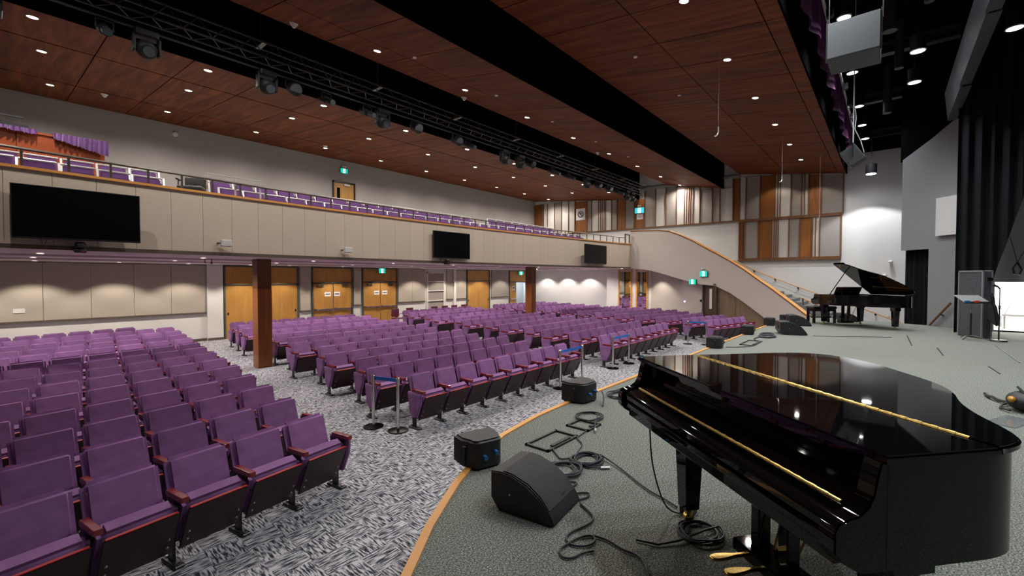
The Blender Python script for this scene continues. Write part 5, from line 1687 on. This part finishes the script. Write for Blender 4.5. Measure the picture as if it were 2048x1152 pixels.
t = thing('prohibition_poster', 'white poster with a dark crossed-out round symbol on the wood wall panel', 'poster', (XR - .07, 16.35, 6.88), R(-90))
mb = MB(); mb.box((0, 0, 0), (.72, .01, .80)); mb.build('sheet', 'paper', t)
mb = MB()
mb.tube([(.20 * math.cos(a), -.008, .20 * math.sin(a)) for a in [k * math.pi / 12 for k in range(24)]], .03, n=6, closed=True); mb.cyl((-.14, -.008, .14), (.14, -.008, -.14), .03, n=6); mb.box((0, -.006, .06), (.2, .006, .1)); mb.build('symbol', 'pink_ink', t)
for k, (x, z) in enumerate(((10.28, 1.69), (10.75, 1.69), (12.93, 1.69), (13.42, 1.69))):
    t = thing('door_notice', 'white paper notice with a dark bar on %s' % ['left leaf of the first push-bar door', 'right leaf of the first push-bar door', 'left leaf of the second push-bar door', 'right leaf of the second push-bar door'][k], 'notice', (x, YB - .036, z), 0, 'paper notices on the doors')
    mb = MB(); mb.box((0, 0, 0), (.30, .004, .21)); mb.build('sheet', 'paper', t)
    mb = MB(); mb.box((0, -.003, 0), (.22, .003, .045)); mb.build('print', 'ink', t)
t = thing('door_notice', 'white notice on the closed leaf of the half open door', 'notice', (24.05, YB - .036, 1.72), 0)
mb = MB(); mb.box((0, 0, 0), (.26, .004, .32)); mb.build('sheet', 'paper', t)
mb = MB(); mb.box((0, -.003, .02), (.12, .003, .14)); mb.build('print', 'ink', t)

# upper back wall door
f = MB(); f.span((10.58, YB - .07, 4.95), (10.65, YB, 7.16)); f.span((11.68, YB - .07, 4.95), (11.75, YB, 7.16)); f.span((10.58, YB - .07, 7.10), (11.75, YB, 7.17))
d7 = room(f.build('door_7', 'black_steel'), 'maple door with a small window on the upper back wall', 'door')
p = MB(); p.span((10.65, YB - .03, 4.95), (11.68, YB + .0, 7.10)); p.build('door_leaf', 'door_maple', d7)
p = MB(); p.span((10.80, YB - .04, 6.15), (10.95, YB - .03, 6.85)); p.build('pane', 'screen_black', d7)
p = MB(); p.span((11.15, YB - .10, 6.98), (11.45, YB - .03, 7.07)); p.build('door_closer', 'silver_frame', d7)

# small devices
for lab, x, y, z, rz in (('round white wall device high on the taupe back wall', 4.45, YB - .03, 7.86, 0),):
    t = thing('smoke_detector', lab, 'detector', (x, y, z), rz)
    mb = MB(); mb.cyl((0, .03, 0), (0, -.03, 0), .09, .07, n=16); mb.build('body', 'white_paint', t)
for k, (x, y) in enumerate(((4.3, 9.9), (9.45, 10.0), (17.3, 9.8), (2.2, 17.9), (9.0, 17.9))):
    z = ceil_z(y)
    t = thing('ceiling_sensor', 'small white cone sensor on the %s' % ['middle ceiling band, left', 'middle ceiling band above the truss centre', 'middle ceiling band, far right', 'rear ceiling band, left end', 'rear ceiling band, centre'][k], 'sensor', (x, y, z - .0))
    mb = MB(); mb.cyl((0, 0, 0), (0, 0, -.09), .09, .03, n=14); mb.build('cone', 'white_paint', t)
k = 0
for y, xs in ((4.8, [7.2, 10.3, 13.3]), (8.7, [6.6, 9.5, 12.3, 15.2, 18.0])):
    for x in xs:
        k += 1
        t = thing('sprinkler_head', 'small round sprinkler cap in the wood ceiling, %s counted from the stage side left' % nth(k), 'sprinkler', (x, y, ceil_z(y) - .004), 0, 'sprinkler caps')
        mb = MB(); mb.cyl((0, 0, 0), (0, 0, -.02), .05, n=14); mb.build('cap', 'white_paint', t)
for lab, y, z in (('small white wall camera on the white side wall above the open piano', -.09, 3.24), ('white dome device on the white side wall behind the raised piano lid', .10, 2.62)):
    t = thing('wall_camera', lab, 'camera', (XR - .02, y, z))
    mb = MB(); mb.cyl((0, 0, 0), (-.12, 0, -.02), .05, n=12); mb.ball((-.16, .0, -.04), .09, (1.2, 1, .7), 12, 8); mb.build('body', 'white_paint', t, smooth=True)
t = thing('wall_outlet', 'white outlet plate low on the white side wall behind the piano', 'plate', (XR - .01, -.12, .8))
mb = MB(); mb.box((0, 0, 0), (.02, .16, .2), None, .005, 1); mb.build('plate', 'white_paint', t)
t = thing('indicator_light', 'tiny glowing violet indicator on the beige lower side wall', 'light', (23.05, 7.95, 1.25))
mb = MB(); mb.ball((0, 0, 0), .045, u=8, v=6); mb.build('bulb', 'indicator_violet', t)
t = thing('door_switch', 'dark round switch beside the dark door', 'switch', (22.5, 6.98, 1.35))
mb = MB(); mb.cyl((0, 0, 0), (-.06, -.03, 0), .055, n=12); mb.build('body', 'black_steel', t)
for k, (x, y) in enumerate(((3.55, 13.6), (3.70, 13.6), (17.4, 13.4), (17.6, 13.4))):
    t = thing('soffit_bracket', 'small grey bracket hanging from the soffit, %s' % ['left one near the left pillar', 'right one near the left pillar', 'left one right of the right pillar', 'right one right of the right pillar'][k], 'bracket', (x, y, 3.0))
    mb = MB(); mb.cyl((0, 0, 0), (0, 0, -.10), .012, n=6); mb.box((0, 0, -.12), (.05, .05, .06), None, .01, 1); mb.build('body', 'rail_steel', t)
